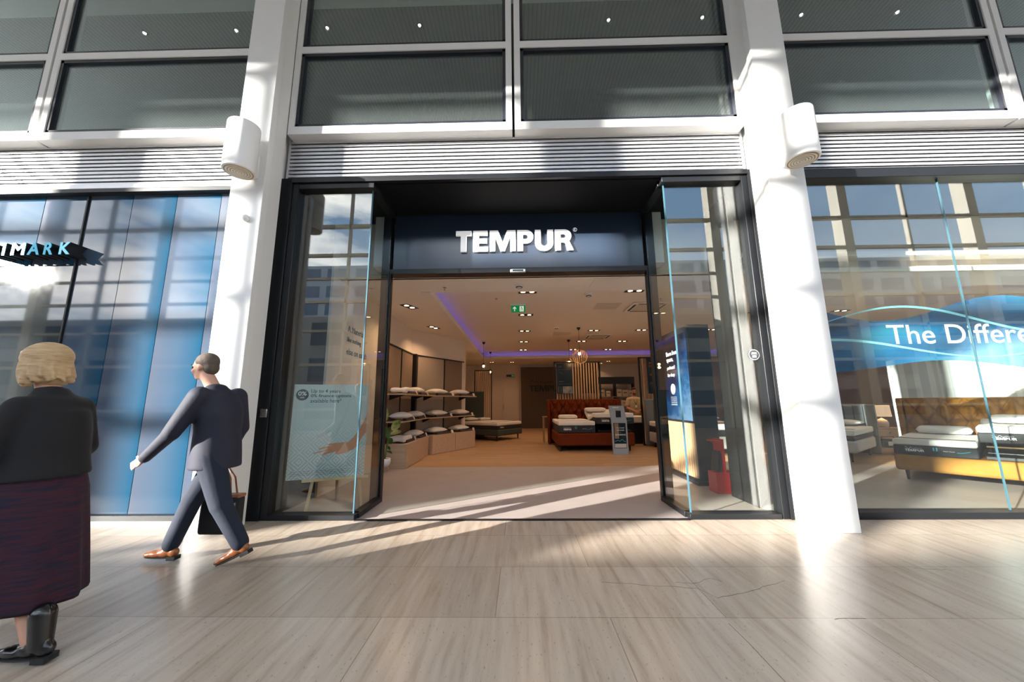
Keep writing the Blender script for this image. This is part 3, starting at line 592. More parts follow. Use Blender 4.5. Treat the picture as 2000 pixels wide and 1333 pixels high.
pendant(-1.33, 16.8, 2.77, 'bare-bulb pendant in a round black wire cage, farther one on the left', 'cage')
pendant(1.91, 11.4, 2.86, 'large round slatted wooden pendant above the rust velvet bed', 'slat')
pendant(1.9, 13.7, 2.9, 'small amber glass pendant behind the slatted round one', 'amber')
pendant(4.55, 12.0, 2.85, 'small amber glass pendant half hidden by the right door post', 'amber')

t = thing('exit_sign', 'green and white running-man exit sign hanging from the shop ceiling', 'sign', (0, 8.5, 3.58))
MB().box(-.18, .18, -.02, .02, .085, .15).build('housing', 'white', t, bevel=.006); MB().box(-.175, .175, -.008, .008, -.085, .085).build('plate', 'green', t)
b = MB(); b.tube([(-.12, 0, .14), (-.14, 0, .12+ZU-3.7+.12)], .002, 5); b.build('wire', 'chrome', t); b = MB(); b.tube([(.12, 0, .14), (.12, 0, .118+.12)], .002, 5); b.build('wire', 'chrome', t)
outline('arrow', [[(-.1, -.06), (-.08, -.06), (-.08, .02), (-.05, -.01), (-.05, .02), (-.09, .06), (-.13, .02), (-.13, -.01), (-.1, .02)]], 'exitw', .003, (0, -.0095, 0), t)
outline('door_symbol', [[(.03, -.065), (.13, -.065), (.13, .065), (.03, .065)]], 'exitw', .002, (0, -.009, 0), t)
b = MB(); b.ell((.075, -.012, .042), (.011, .002, .011), 6)
for p, q in (((.077, -.012, .03), (.085, -.012, -.005)), ((.085, -.012, -.005), (.06, -.012, -.03)), ((.06, -.012, -.03), (.045, -.012, -.045)), ((.085, -.012, -.005), (.105, -.012, -.03)), ((.105, -.012, -.03), (.1, -.012, -.055)), ((.077, -.012, .025), (.055, -.012, .01)), ((.077, -.012, .025), (.105, -.012, .012))):
    b.tube([p, q], .006, 5)
b.build('running_man', 'green', t)
t = thing('exit_sign', 'small dark exit sign with a green glow on the back wall', 'sign', (-.49, 20.18, 2.83)); MB().box(-.22, .22, -.03, .03, -.06, .06).build('housing', 'dprint', t); MB().box(.07, .2, -.034, -.03, -.04, .04).build('lit_face', 'green', t)
for x, y, lb in ((.02, 6.2, 'white smoke detector just inside the door'), (1.55, 7.75, 'white smoke detector right of centre on the ceiling'), (1.2, 11.3, 'white smoke detector farther back on the ceiling')):
    zc = ZC if y < 6.6 else ZU
    t = thing('smoke_detector', lb, 'detector', (x, y, zc)); MB().lathe([(.0, -.055), (.04, -.055), (.06, -.03), (.085, -.025), (.09, 0), (0, 0)], n=24).build('body', 'white', t, smooth=False); MB().lathe([(.05, -.058), (.06, -.05), (.06, -.045), (.05, -.045)], n=20, ring=True).build('sensor_ring', 'dprint', t)
for x, y, lb in ((-1.33, 6.3, 'left of the exit sign near the door'), (2.35, 6.4, 'right, near the door post'), (-.5, 8.0, 'left of the green exit sign'), (3.3, 8.2, 'near the ceiling air conditioner')):
    zc = ZC if y < 6.6 else ZU
    t = thing('sprinkler_head', 'small metal ceiling sprinkler, '+lb, 'sprinkler', (x, y, zc)); MB().lathe([(0, -.004), (.035, -.003), (.035, 0), (0, 0)], n=16).build('rose', 'chrome', t); MB().tube([(0, 0, 0), (0, 0, -.04)], .006, 6).build('stem', 'chrome', t); MB().lathe([(0, -.044), (.018, -.044), (.018, -.04), (0, -.04)], n=12).build('deflector', 'chrome', t)
def cassette(x, y, label, s=1):
    t = thing('air_conditioner', label, 'air conditioner', (x, y, ZU)); q = .45*s
    b = MB(); b.box(-q, q, -q, q, -.03, 0); b.build('cover', 'white', t, bevel=.02)
    MB().box(-q*.62, q*.62, -q*.62, q*.62, -.036, -.03).build('intake_grille', 'offwhite', t)
    for k in range(4): MB().box(-q*.66, q*.66, -q*.86, -q*.74, -.034, -.026).build('air_slot', 'dprint', t).rotation_euler.z = k*PI/2
cassette(3.2, 8.9, 'square white ceiling air conditioner near the right door post'); cassette(2.85, 13.0, 'square white ceiling air conditioner farther back')
for x, y, lb in ((2.2, 8.8, 'flat square vent panel left of the ceiling air conditioner'), (1.5, 12.4, 'flat square vent panel deeper in the shop'), (1.6, 6.2, 'flat access hatch in the low ceiling by the entrance')):
    zc = ZC if y < 6.6 else ZU
    t = thing('ceiling_hatch', lb, 'hatch', (x, y, zc)); MB().box(-.3, .3, -.3, .3, -.006, 0).build('panel', 'offwhite' if y > 7 else 'ceil', t, bevel=.002)

# ================================================================== PILLOW WALL
p1a, p1b, p2b = Vector((-2.9, 7.9, 0)), Vector((-2.9, 10.0, 0)), Vector((-1.8, 11.98, 0))
def on_run(sec, s, off):      # s = metres along a wall section, off = metres out from the wall
    a, b_ = (p1a, p1b) if sec == 0 else (p1b, p2b); d = (b_-a).normalized(); n = Vector((d.y, -d.x, 0)); return a+d*s+n*off, math.atan2(d.y, d.x)
def run_box(mb, sec, s0, s1, o0, o1, z0, z1):
    P = [on_run(sec, s, o)[0] for s, o in ((s0, o0), (s1, o0), (s1, o1), (s0, o1))]; mb.prism([(p.x, p.y) for p in P], z0, z1); return mb
def wall_panel(sec, s0, s1, m, label):
    c, a = on_run(sec, (s0+s1)/2, 0); t = thing('fabric_panel', label, 'wall panel', c)
    run_box(MB(), sec, s0+.012, s1-.012, -.08, -.03, .0, 2.68).build('board', m, t, world=True)
    b = MB(); run_box(b, sec, s0, s1, -.1, -.01, 2.68, 2.71); b.build('top_trim', 'black', t, world=True)
    run_box(MB(), sec, s0-.015, s0+.015, -.08, -.01, 0, 2.71).build('upright', 'black', t, world=True)
wall_panel(0, 0, 1.05, 'panel2', 'brown fabric wall panel nearest the door post'); wall_panel(0, 1.05, 2.02, 'panel2', 'brown fabric wall panel next to the black corner post')
wall_panel(1, .12, 1.28, 'panel', 'pale taupe fabric wall panel right of the black corner post'); wall_panel(1, 1.28, 2.26, 'panel2', 'dark brown fabric wall panel at the far end of the pillow shelves')
c, a = on_run(1, .02, .0); t = thing('corner_post', 'black corner post between the two runs of pillow shelves', 'post', c); MB().box(-.06, .06, -.08, .08, 0, 2.71).build('post', 'black', t)
def cab(sec, s0, s1, label, d=.5):
    c, a = on_run(sec, (s0+s1)/2, .25); t = thing('display_cabinet', label, 'cabinet', c)
    run_box(MB(), sec, s0, s1, 0, d-.02, .0, .5).build('body', 'cabinet', t, world=True); run_box(MB(), sec, s0+.006, s1-.006, d-.018, d, .012, .495).build('door', 'cabinet', t, world=True)
cab(0, 0, 1.25, 'low pale oak cabinet nearest the entrance, under the front pillows'); cab(0, 1.255, 2.1, 'low pale oak cabinet before the bend of the pillow display', .46)
cab(1, .25, 1.22, 'low pale oak cabinet just past the bend of the pillow display'); cab(1, 1.225, 2.2, 'low pale oak cabinet at the far end of the pillow display')
def shelf(sec, s0, s1, z, d, label):
    c, a = on_run(sec, (s0+s1)/2, .2); t = thing('shelf', label, 'shelf', (c.x, c.y, z)); 
    run_box(MB(), sec, s0, s1, -.0, d, z-.025, z).build('board', 'cabinet', t, world=True)
    for s in (s0+.25, s1-.3):
        P = [on_run(sec, s+q, o)[0] for q, o in ((-.012, 0), (.012, 0), (.012, .0), (-.012, .0))]
        bm = MB(); n0 = on_run(sec, s-.012, 0)[0]; n1 = on_run(sec, s+.012, 0)[0]; f0 = on_run(sec, s-.012, d*.75)[0]; f1 = on_run(sec, s+.012, d*.75)[0]
        vs = [bm.bm.verts.new(v) for v in ((n0.x, n0.y, z-.026), (f0.x, f0.y, z-.026), (n0.x, n0.y, z-.14), (n1.x, n1.y, z-.026), (f1.x, f1.y, z-.026), (n1.x, n1.y, z-.14))]
        for f in ((0, 1, 2), (5, 4, 3), (0, 3, 4, 1), (1, 4, 5, 2), (2, 5, 3, 0)): bm.bm.faces.new([vs[i] for i in f])
        bm.build('bracket', 'black', t, world=True)
for z, d, nm in ((1.57, .47, 'upper'), (.97, .4, 'middle')):
    shelf(0, 0, 2.2, z, d, '%s oak shelf of the near run, left of the bend' % nm); shelf(1, .15, 2.3, z, d, '%s oak shelf of the far run, right of the bend' % nm)
def pillow_mesh(w_, d, h_, kind):
    bm = bmesh.new(); nx, ny = 22, 16; V = {}
    for side in (0, 1):
        for i in range(nx+1):
            for j in range(ny+1):
                u = -1+2*i/nx; v = -1+2*j/ny
                e = max(0, (1-abs(u)**(2.4 if kind == 'soft' else 7))*(1-abs(v)**(2.4 if kind == 'soft' else 7)))
                hh = h_/2*(e**.55 if kind == 'soft' else e**.3)
                if kind == 'contour': hh *= 1-.28*math.exp(-((v-.15)/.35)**2)+.12*v
                if kind == 'soft':
                    k = 1-.1*(abs(u*v))**2; x, y = u*w_/2*(1-.05*(1-abs(v))), v*d/2*(1-.05*(1-abs(u)))
                else: x, y = u*w_/2, v*d/2
                if side and (i in (0, nx) or j in (0, ny)): V[side, i, j] = V[0, i, j]; continue
                z = h_/2+(hh if side == 0 else -hh)*(1 if side == 0 else (.75 if kind == 'soft' else 1))
                V[side, i, j] = bm.verts.new((x, y, max(z, .0)))
    for side in (0, 1):
        for i in range(nx):
            for j in range(ny):
                q = [V[side, i, j], V[side, i+1, j], V[side, i+1, j+1], V[side, i, j+1]]
                bm.faces.new(q if side == 0 else q[::-1])
    m = MB(); m.bm.free(); m.bm = bm; return m
def pillow(loc, rz, w_, d, h_, kind, label, m='mwhite', group=None, name='pillow'):
    o = pillow_mesh(w_, d, h_, kind).build(name, m, smooth=True); o.location = loc; o.rotation_euler.z = rz; return tag(o, label, 'pillow', group)
rows = [(1.575, 'upper shelf'), (.975, 'middle shelf'), (.505, 'cabinet tops')]
for z, rn in rows:
    for i, (sec, s, kind) in enumerate(((0, .45, 'contour'), (0, 1.5, 'soft'), (1, .68, 'soft'), (1, 1.72, 'soft'))):
        pos = ['nearest the door', 'second from the door', 'third from the door', 'farthest from the door'][i]
        c, a = on_run(sec, s, .22)
        kk = kind if z != .975 or i else 'soft'
        h_ = .13 if kk == 'contour' else .18
        pillow((c.x, c.y, z+.012), a-PI, .62, .38, h_, kk, 'white %s pillow on the %s, %s' % ('wave-shaped' if kk == 'contour' else 'plump', rn, pos), 'mwhite', 'display pillows on the %s' % rn)
        c, a = on_run(sec, s+.14, .385 if z != .975 else .345)
        t = thing('display_tray', 'dark label tray in front of the pillow on the %s, %s' % (rn, pos), 'tray', (c.x, c.y, z), a, group='dark label trays on the %s' % rn)
        MB().prism_x([(-.05, 0), (.04, 0), (.04, .055), (-.02, .055)], -.3, .3).build('tray', 'tray', t)
        c, a = on_run(sec, s+.5, .4 if z != .975 else .35)
        t = thing('price_card', 'small pale price card on the %s, beside the pillow %s' % (rn, pos), 'card', (c.x, c.y, z), a, group='price cards on the %s' % rn)
        MB().prism_x([(-.03, 0), (.03, 0), (.004, .085), (0, .085)], -.045, .045).build('card', 'card', t)

# plant
t = thing('potted_plant', 'leafy variegated plant in a white bowl pot on wooden legs by the door post', 'plant', (-2.76, 7.62, 0))
MB().lathe([(0, .1), (.07, .1), (.115, .14), (.13, .2), (.125, .26), (.118, .26), (.115, .235), (0, .235)], n=28).build('pot', 'pot', t, smooth=True); MB().lathe([(0, .236), (.114, .236), (.114, .24), (0, .24)], n=20).build('soil', 'soil', t)
for k in range(3):
    a = k*2*PI/3+.4; MB().tube([(.07*math.cos(a), .07*math.sin(a), .13), (.085*math.cos(a), .085*math.sin(a), 0)], [.014, .01], 8).build('pot_leg', 'beech', t)
def leaf(base, tip, wd, m, bend=.04):
    a = Vector(base); b_ = Vector(tip); d = b_-a; s_ = d.cross(Vector((0, 1, .2))).normalized(); n_ = s_.cross(d).normalized(); mb = MB(); P = []
    for i in range(9):
        u = i/8; w_ = wd*math.sin(PI*min(1, u*.97+.03))**.7; c = a+d*u+n_*bend*math.sin(PI*u)
        P.append([mb.bm.verts.new(c+s_*w_*q+n_*(-abs(q)*.25*w_+.002*r)) for r in (0, 1) for q in (-1, -.5, 0, .5, 1)])
    for i in range(8):
        for k in range(4):
            mb.bm.faces.new((P[i][k], P[i][k+1], P[i+1][k+1], P[i+1][k])); mb.bm.faces.new((P[i][k+5], P[i+1][k+5], P[i+1][k+6], P[i][k+6]))
        mb.bm.faces.new((P[i][0], P[i+1][0], P[i+1][5], P[i][5])); mb.bm.faces.new((P[i][4], P[i][9], P[i+1][9], P[i+1][4]))
    mb.build('leaf', m, t, smooth=True)
stems = [((0, 0, .24), (-.02, 0, .6), (-.06, .02, .95)), ((.02, 0, .24), (.06, .0, .55), (.13, 0, .85)), ((0, .02, .24), (.02, .04, .5), (.05, 0, .66))]
for s_ in stems: MB().tube(s_, [.012, .009, .006], 7).build('stem', 'stem', t)
for a_ in (((-.06, .02, .95), (-.03, 0, 1.3), .085, 'leaf'), ((-.06, .02, .9), (-.08, -.02, .62), .07, 'leafd'), ((.13, 0, .82), (.3, -.02, 1.02), .085, 'leaf'), ((.1, 0, .74), (.33, 0, .8), .05, 'leaf'), ((.05, 0, .66), (.0, -.05, .9), .06, 'leafd'), ((.05, 0, .64), (.17, -.03, .56), .06, 'leafd'), ((.03, 0, .5), (.12, -.02, .42), .03, 'leafd'), ((-.02, 0, .6), (-.12, 0, .78), .06, 'leafd'), ((.04, 0, .4), (.16, 0, .35), .025, 'leafd')): leaf(*a_)

# ================================================================== BEDS
def tuft(w_, z0, z1, nx, nz, depth=.05, cols=None):
    """button-tufted slab standing in XZ, front toward -Y"""
    mb = MB(); gx, gz = 150, 64; P = []; dx = w_/nx; dz = (z1-z0)/nz
    for j in range(gz+1):
        row = []
        for i in range(gx+1):
            x = -w_/2+w_*i/gx; z = z0+(z1-z0)*j/gz
            best = 9
            u, v = (x+w_/2)/dx, (z-z0)/dz
            for a_ in range(int(u)-1, int(u)+3):
                for b_ in range(int(v)-1, int(v)+3):
                    xx = a_+(.5 if b_ % 2 else 0); best = min(best, math.hypot((u-xx)*1.0, (v-b_)*1.0))
            g1 = abs(((u+v*.5) % 1)-.5)*2; g2 = abs(((u-v*.5) % 1)-.5)*2
            crease = max(0, 1-min(1-g1, 1-g2)*4.5)
            hgt = depth*.75*(min(1, best*1.5)**.5)+depth*.25-crease*depth*.42
            row.append(mb.bm.verts.new((x, -hgt, z)))
        P.append(row)
    for j in range(gz):
        for i in range(gx): mb.bm.faces.new((P[j][i], P[j][i+1], P[j+1][i+1], P[j+1][i]))
    return mb
def bed(name, label, loc, rz, w_, Ln, z0, z1, m, hb, hbm=None, legs=.12, hbt='tuft', wings=False):
    t = thing(name, label, 'bed', loc, rz); hbm = hbm or m
    MB().box(-w_/2, w_/2, -Ln/2, Ln/2, z0, z1).build('base', m, t, bevel=.045, seg=3)
    for sx in (-1, 1):
        for sy in (-1, 1): MB().lathe([(.016, 0), (.02, .003), (.032, legs+.06), (.032, legs+.07)], n=12).build('leg', 'black', t).location = (sx*(w_/2-.12), sy*(Ln/2-.14), 0)
    if hb:
        hw = w_/2+.07
        MB().box(-hw, hw, Ln/2+.03, Ln/2+.14, .02, hb).build('headboard', hbm, t, bevel=.03, seg=3)
        if hbt == 'tuft': q = tuft(2*hw-.14, z1, hb-.03, max(4, int(hw*2/.26)), 4, .1).build('tufted_panel', hbm, t, smooth=True); q.location = (0, Ln/2+.045, 0)
        else:
            n = 9
            for k in range(n): MB().box(-hw+.02+k*(2*hw-.04)/n, -hw+.02+(k+1)*(2*hw-.04)/n-.008, Ln/2-.03, Ln/2+.03, z1, hb-.02).build('headboard_channel', hbm, t, bevel=.018, seg=3)
        if wings:
            for s in (-1, 1): MB().box(s*hw-.04, s*hw+.04, Ln/2-.16, Ln/2+.14, .02, hb).build('headboard_wing', hbm, t, bevel=.025, seg=3)
    return t
def mattress(loc, rz, w_, prof, tl, tt, label, badge=True, side_badge=0, accent=True):
    """prof: [(y, z)] bottom line from foot (-Y) to head"""
    t = thing('mattress', label, 'mattress', loc, rz)
    lo = [(y, z) for y, z in prof]; hi = [(y, z+tl) for y, z in prof]; tp = [(y+(.012 if i == 0 else 0), z+tl+tt) for i, (y, z) in enumerate(prof)]
    MB().prism_x(lo+hi[::-1], -w_/2, w_/2).build('border', 'mblack', t, bevel=.02, seg=2)
    MB().prism_x(hi+tp[::-1], -w_/2-.004, w_/2+.004).build('cover', 'mwhite', t, bevel=.035, seg=3)
    y0, z0 = prof[0]
    if len(prof) == 2: MB().box(-w_/2+.02, w_/2-.02, y0+.22, y0+.34, z0+tl+tt, z0+tl+tt+.003).build('care_band', 'mblack', t)
    if badge:
        b_ = t
        tempur('badge', 'wprint', -w_/2+.14, z0+tl*.38, tl*.24, .22, y0-.004, .002, b_)
        pts = [(-w_/2+.14+.2*i/24, y0-.005, z0+tl*(.72+.1*math.sin(i*.9)*math.exp(-((i-6)/9)**2)+(.05 if i < 3 else 0))) for i in range(25)]
        MB().tube(pts, .0022, 4).build('badge_figure', 'wprint', t)
        if accent:
            for q in (0, .035): MB().box(-w_/2+.46+q, -w_/2+.475+q, y0-.004, y0, z0+tl*.55, z0+tl*.9).build('accent_tab', 'cyan', t)
            MB().tube([(w_/2-.22, y0-.004, z0+tl*.5), (w_/2-.17, y0-.004, z0+tl*.5), (w_/2-.08, y0-.004, z0+tl*.66)], .006, 5).build('accent_stroke', 'cyan', t)
            text('model_text', 'PRO PLUS', 'wprint', w_/2-.36, z0+tl*.52, tl*.1, .12, y0-.004, .002, t)
    if side_badge: text('side_badge', 'TEMPUR', 'wprint', 0, 0, tl*.2, .2, 0, .002, t, bold=.04)
    return t
# rust velvet bed
RB = (2.12, 11.42, 0)
bed('bed', 'rust velvet double bed with tufted winged headboard, in the middle of the shop', RB, 0, 2.16, 1.92, .15, .5, 'rust', 1.45, wings=True)
mattress((1.6, 11.42, 0), 0, 1.03, [(-.95, .5), (.95, .5)], .2, .12, 'low flat mattress on the left half of the rust velvet bed')
mattress((2.68, 11.42, 0), 0, 1.05, [(-.95, .74), (-.4, .74), (-.05, .66), (.3, .6), (.93, .82)], .17, .13, 'raised adjustable mattress on the right half of the rust velvet bed')
MB().box(-.4, .4, -.13, .13, 0, .01).bm.free()
def roll(loc, rz, w_, label): return pillow(loc, rz, w_, .34, .14, 'contour', label, name='pillow')
pillow((1.55, 12.0, .825), 0, .6, .3, .13, 'contour', 'white roll pillow on the left mattress of the rust velvet bed')
pillow((2.45, 12.05, 1.045), 0, .66, .3, .13, 'contour', 'white pillow on the raised mattress of the rust velvet bed')
t = thing('bed_lift_frame', 'black metal lifting frame under the raised mattress of the rust velvet bed', 'bed frame', (2.68, 11.42, .5)); MB().box(-.48, .48, -.85, .85, .02, .06).build('deck', 'black', t); 
for s in (-1, 1): MB().tube([(s*.4, -.7, .06), (s*.4, -.3, .24)], .02, 8).build('strut', 'black', t); MB().tube([(s*.4, .6, .06), (s*.4, .3, .2)], .02, 8).build('strut', 'black', t)
# dark grey bed at the back left
gb = bed('bed', 'dark grey-green fabric bed without headboard at the back left', (-1.15, 14.5, 0), math.radians(54.4), 1.52, 2.0, .17, .4, 'dgrey', 0)
mattress((-1.15, 14.5, 0), math.radians(54.4), 1.5, [(-.98, .4), (.98, .4)], .13, .12, 'thin mattress with dark border on the back left bed', accent=False)
pillow((-1.95, 14.72, .66), math.radians(54.4), .6, .38, .14, 'soft', 'white pillow on the back left bed, left one'); pillow((-1.5, 15.3, .66), math.radians(54.4), .6, .34, .1, 'contour', 'flat white pillow on the back left bed, right one')
# pale grey bed at the right
bed('bed', 'pale grey bed with tall grey channelled headboard behind the right door post', (5.03, 10.62, 0), 0, 2.1, 1.95, .14, .45, 'lgrey', 1.43, 'grey', hbt='channel')
mattress((5.03, 10.62, 0), 0, 2.08, [(-.95, .45), (.95, .45)], .16, .15, 'thick white and charcoal mattress on the pale grey bed')
pillow((4.5, 11.25, .765), 0, .7, .42, .17, 'soft', 'plump white pillow on the pale grey bed, left one'); pillow((5.55, 11.25, .765), 0, .7, .42, .17, 'soft', 'plump white pillow on the pale grey bed, right one')
t = thing('plush_runner', 'thin black strap across the pale grey bed', 'strap', (5.03, 10.2, .765)); MB().box(-1.045, 1.045, -.05, .05, 0, .006).build('strap', 'mblack', t)
# mustard bed in the right window
A = math.radians(-52.3)
def loc2(cx, cy, x, y): return (cx+x*math.cos(A)-y*math.sin(A), cy+x*math.sin(A)+y*math.cos(A))
YB = (7.91, 6.59)
bed('bed', 'mustard velvet double bed with deep tufted headboard in the right shop window', (*YB, 0), A, 1.9, 2.1, .16, .42, 'mustard', 1.38, wings=True)
c = loc2(*YB, -.475, 0); mattress((*c, 0), A, .93, [(-1.03, .42), (1.0, .42)], .16, .1, 'flat mattress on the left half of the mustard bed')
c = loc2(*YB, .475, 0); mattress((*c, 0), A, .93, [(-1.03, .68), (-.3, .68), (.1, .6), (.4, .52), (1.0, .74)], .15, .1, 'raised adjustable mattress on the right half of the mustard bed')
c = loc2(*YB, -.45, .72); pillow((*c, .685), A, .72, .3, .15, 'contour', 'white roll pillow on the left half of the mustard bed')
c = loc2(*YB, .48, .7); pillow((*c, .915), A, .72, .3, .15, 'contour', 'white roll pillow on the raised half of the mustard bed')
c = loc2(*YB, .475, 0); t = thing('bed_lift_frame', 'black and steel lifting frame under the raised mattress of the mustard bed', 'bed frame', (*c, .42), A)
MB().box(-.42, .42, -.95, .9, .01, .05).build('deck', 'black', t); MB().tube([(-.4, -.96, .2), (.4, -.96, .2)], .012, 8).build('rail', 'brass', t); MB().tube([(-.4, -.9, .1), (.4, -.9, .1)], .01, 8).build('rail', 'chrome', t)
for s in (-1, 1): MB().tube([(s*.36, -.8, .05), (s*.36, -.5, .25)], .018, 8).build('strut', 'black', t)
# pale bed, nightstand and lamp behind
bed('bed', 'pale grey bed with grey headboard behind the mustard bed, next to the column', (7.57, 9.52, 0), A, 1.6, 2.0, .2, .46, 'lgrey', 1.24, 'grey', hbt='plain')
mattress((7.57, 9.52, 0), A, 1.58, [(-.98, .46), (.98, .46)], .1, .14, 'white mattress on the bed beside the table lamp', badge=False)
c = loc2(7.57, 9.52, .35, .68); pillow((*c, .71), A, .66, .42, .15, 'soft', 'plump white pillow on the bed beside the table lamp')
t = thing('nightstand', 'wooden nightstand with one drawer and open shelf beside the pale bed', 'nightstand', (9.32, 9.72, 0), -.3)
MB().box(-.29, .29, -.2, .2, .62, .645).build('top', 'cabinet', t, bevel=.004); MB().box(-.26, .26, -.18, .19, .44, .62).build('case', 'cabinet', t); q = MB().box(-.24, .24, -.195, -.18, .455, .605).build('drawer', 'cabinet', t, bevel=.003); MB().ell((0, -.205, .53), .013, 6).build('knob', 'black', q)
MB().box(-.26, .26, -.18, .19, .14, .16).build('shelf', 'cabinet', t)
for sx in (-1, 1):
    for sy in (-1, 1): MB().box(sx*.255-.02, sx*.255+.02, sy*.17-.02, sy*.17+.02, 0, .45).build('leg', 'cabinet', t)
t = thing('gift_box', 'blue and white packaging on the lower shelf of the nightstand', 'box', (9.34, 9.7, .162), -.3); MB().box(-.17, .17, -.13, .13, 0, .2).build('carton', 'navy', t, bevel=.01); MB().box(-.07, .05, -.134, -.13, .05, .15).build('label_patch', 'wprint', t)
t = thing('table_lamp', 'table lamp with lit cream shade and rough ceramic base on the nightstand', 'lamp', (9.27, 9.7, .645))
MB().lathe([(0, 0), (.09, 0), (.12, .04), (.125, .12), (.1, .19), (.04, .22), (.02, .24), (0, .24)], n=24).build('base', 'cer', t, smooth=True); MB().tube([(0, 0, .23), (0, 0, .36)], .008, 6).build('stem', 'brass', t)
MB().lathe([(.2, .28), (.185, .56), (.18, .56), (.195, .28)], n=32, ring=True).build('lamp_shade', 'shade', t, smooth=False); MB().ell((0, 0, .42), .035, 7).build('bulb', 'bulb', t)
lamp('POINT', (9.27, 9.7, 1.07), 9, (1, .55, .28), shadow_soft_size=.06)

# ================================================================== DIVIDERS, KIOSK, TOTEM
def divider(x0, x1, y, z1, label, n, rz=0, m='slat', gap=0):
    t = thing('slat_divider', label, 'room divider', ((x0+x1)/2, y, 0), rz); w_ = x1-x0
    for s in (-1, 1): MB().box(s*w_/2-.02, s*w_/2+.02, -.04, .04, 0, z1).build('frame_post', 'black', t)
    MB().box(-w_/2, w_/2, -.04, .04, z1-.04, z1).build('frame_top', 'black', t); MB().box(-w_/2, w_/2, -.04, .04, 0, .03).build('frame_bottom', 'black', t)
    for i in range(n):
        x = -w_/2+.04+(i+.5)*(w_-.08)/n; MB().box(x-.022, x+.022, -.03, .03, .03, z1-.04).build('slat', m, t)
    return t
divider(1.22, 2.78, 12.62, 2.74, 'black framed divider of oak slats behind the rust velvet headboard', 16)
t = thing('information_board', 'tall dark display board hanging on the slats behind the rust headboard', 'display board', (1.56, 12.56, 2.16))
MB().box(-.27, .27, -.02, .02, -.52, .52).build('board', 'screen', t); MB().box(-.08, .26, -.024, -.02, -.51, -.27).build('photo_print', mat('bedroom_print', (.05, .1, .17), .4, nscale=6, col2=(.3, .28, .26)), t)
for q in (-.24, -.16): MB().box(q, q+.05, -.024, -.02, -.5, -.28).build('small_print', 'dgrey', t)
text('heading', 'SOFT', 'grey', -.2, .38, .035, .12, -.022, .002, t); MB().box(-.2, .2, -.023, -.02, .3, .305).build('rule', 'grey', t); text('subheading', 'SUPPORT', 'grey', -.2, -.12, .03, .18, -.022, .002, t); MB().box(-.2, .2, -.023, -.02, -.19, -.185).build('rule', 'grey', t)
MB().tube([(-.2+.12*i/10, -.023, .2+.03*math.sin(i*.7)) for i in range(11)], .004, 4).build('wave_graphic', 'grey', t)
t = thing('information_board', 'dark board behind the right part of the central slat divider', 'display board', (2.45, 12.72, 2.2)); MB().box(-.3, .3, -.02, .02, -.55, .5).build('board', 'screen', t)
divider(-1.92, -1.2, 15.75, 2.76, 'black framed divider of oak slats at the back left, behind the dark bed', 7)
divider(3.9, 6.0, 11.86, 2.78, 'black framed divider of oak slats behind the pale grey bed', 16)
t = thing('information_board', 'dark board with orange writing on the right-hand slat divider', 'display board', (4.4, 11.79, 2.15)); MB().box(-.27, .27, -.02, .02, -.55, .6).build('board', 'screen', t)
om = mat('orange_print', (.5, .16, .03), .5); rm_ = mat('red_print', (.4, .04, .02), .5)
for i, (s_, z_, m_) in enumerate((('BED', .4, om), ('FIRM', .3, om), ('20', .02, om), ('PRO', -.25, rm_))): text('heading', s_, m_, -.2, z_, .06, .16, -.022, .002, t)
t = thing('slat_screen_panel', 'black edged ribbed screen end beside the mustard headboard', 'room divider', (8.75, 8.75, 0), -.9); MB().box(-.04, .04, -.05, .05, 0, 2.6).build('edge', 'black', t)
for k in range(6): MB().box(.05+k*.035, .075+k*.035, -.02, .02, 0, 2.6).build('rib', 'offwhite', t)
t = thing('backdrop_board', 'large pale printed backdrop of curtains behind the mustard headboard', 'backdrop', (9.6, 7.55, 0), A)
MB().box(-1.5, 1.3, 0, .05, .1, 2.75).build('board', stripes_mat('curtain_print', (.52, .55, .56), (.7, .72, .72), .22, .4, 0, .7), t)
MB().box(.15, 1.25, -.02, 0, 1.45, 2.1).build('picture_frame', 'offwhite', t)

# back wall feature
tag(box('grooved_panel', 'brownslat', (.1, 3.6, 19.95, 20.18, 0, 3.27)), 'dark brown grooved wall panel with black lettering at the back', 'wall panel')
t = thing('logo_sign', 'black raised letters TEMPUR with a reclining figure outline on the brown back panel', 'sign', (.56, 19.94, 1.93)); tempur('lettering', 'logo', 0, 0, .34, 1.85, 0, .03, t)
MB().tube([(1.9*i/40, -.01, .47+.13*math.exp(-((i-3)/3)**2)+.12*math.exp(-((i-11)/3.5)**2)+.06*math.exp(-((i-24)/5)**2)) for i in range(41)], .012, 6).build('figure_outline', 'logo', t)
t = thing('door_1', 'plain cream door in the back wall left of the brown panel', 'door', (-.45, 20.17, 0)); t['kind'] = 'structure'
MB().box(-.45, .45, -.03, .03, 0, 2.1).build('leaf', 'wall', t, bevel=.004); MB().box(-.43, -.41, -.05, -.03, .95, 1.3).build('pull_handle', 'chrome', t)
t = thing('table', 'small wooden side table beside the rust velvet headboard', 'table', (1.02, 12.95, 0)); MB().box(-.22, .22, -.22, .22, .84, .87).build('top', 'wood', t)
for sx in (-1, 1):
    for sy in (-1, 1): MB().box(sx*.19-.02, sx*.19+.02, sy*.19-.02, sy*.19+.02, 0, .84).build('leg', 'wood', t)
t = thing('storage_shelving', 'dark shelving unit with boxes behind the shop assistant', 'shelving', (5.1, 19.7, 0))
MB().box(-1.0, 1.0, -.25, .25, 2.3, 2.66).build('canopy', 'black', t); 
for x in (-1.0, -.02, .96): MB().box(x, x+.05, -.2, .25, 0, 2.3).build('upright', 'black', t)
for z in (.5, 1.1, 1.6): MB().box(-1, 1, -.25, .25, z, z+.03).build('shelf', 'cabinet', t)
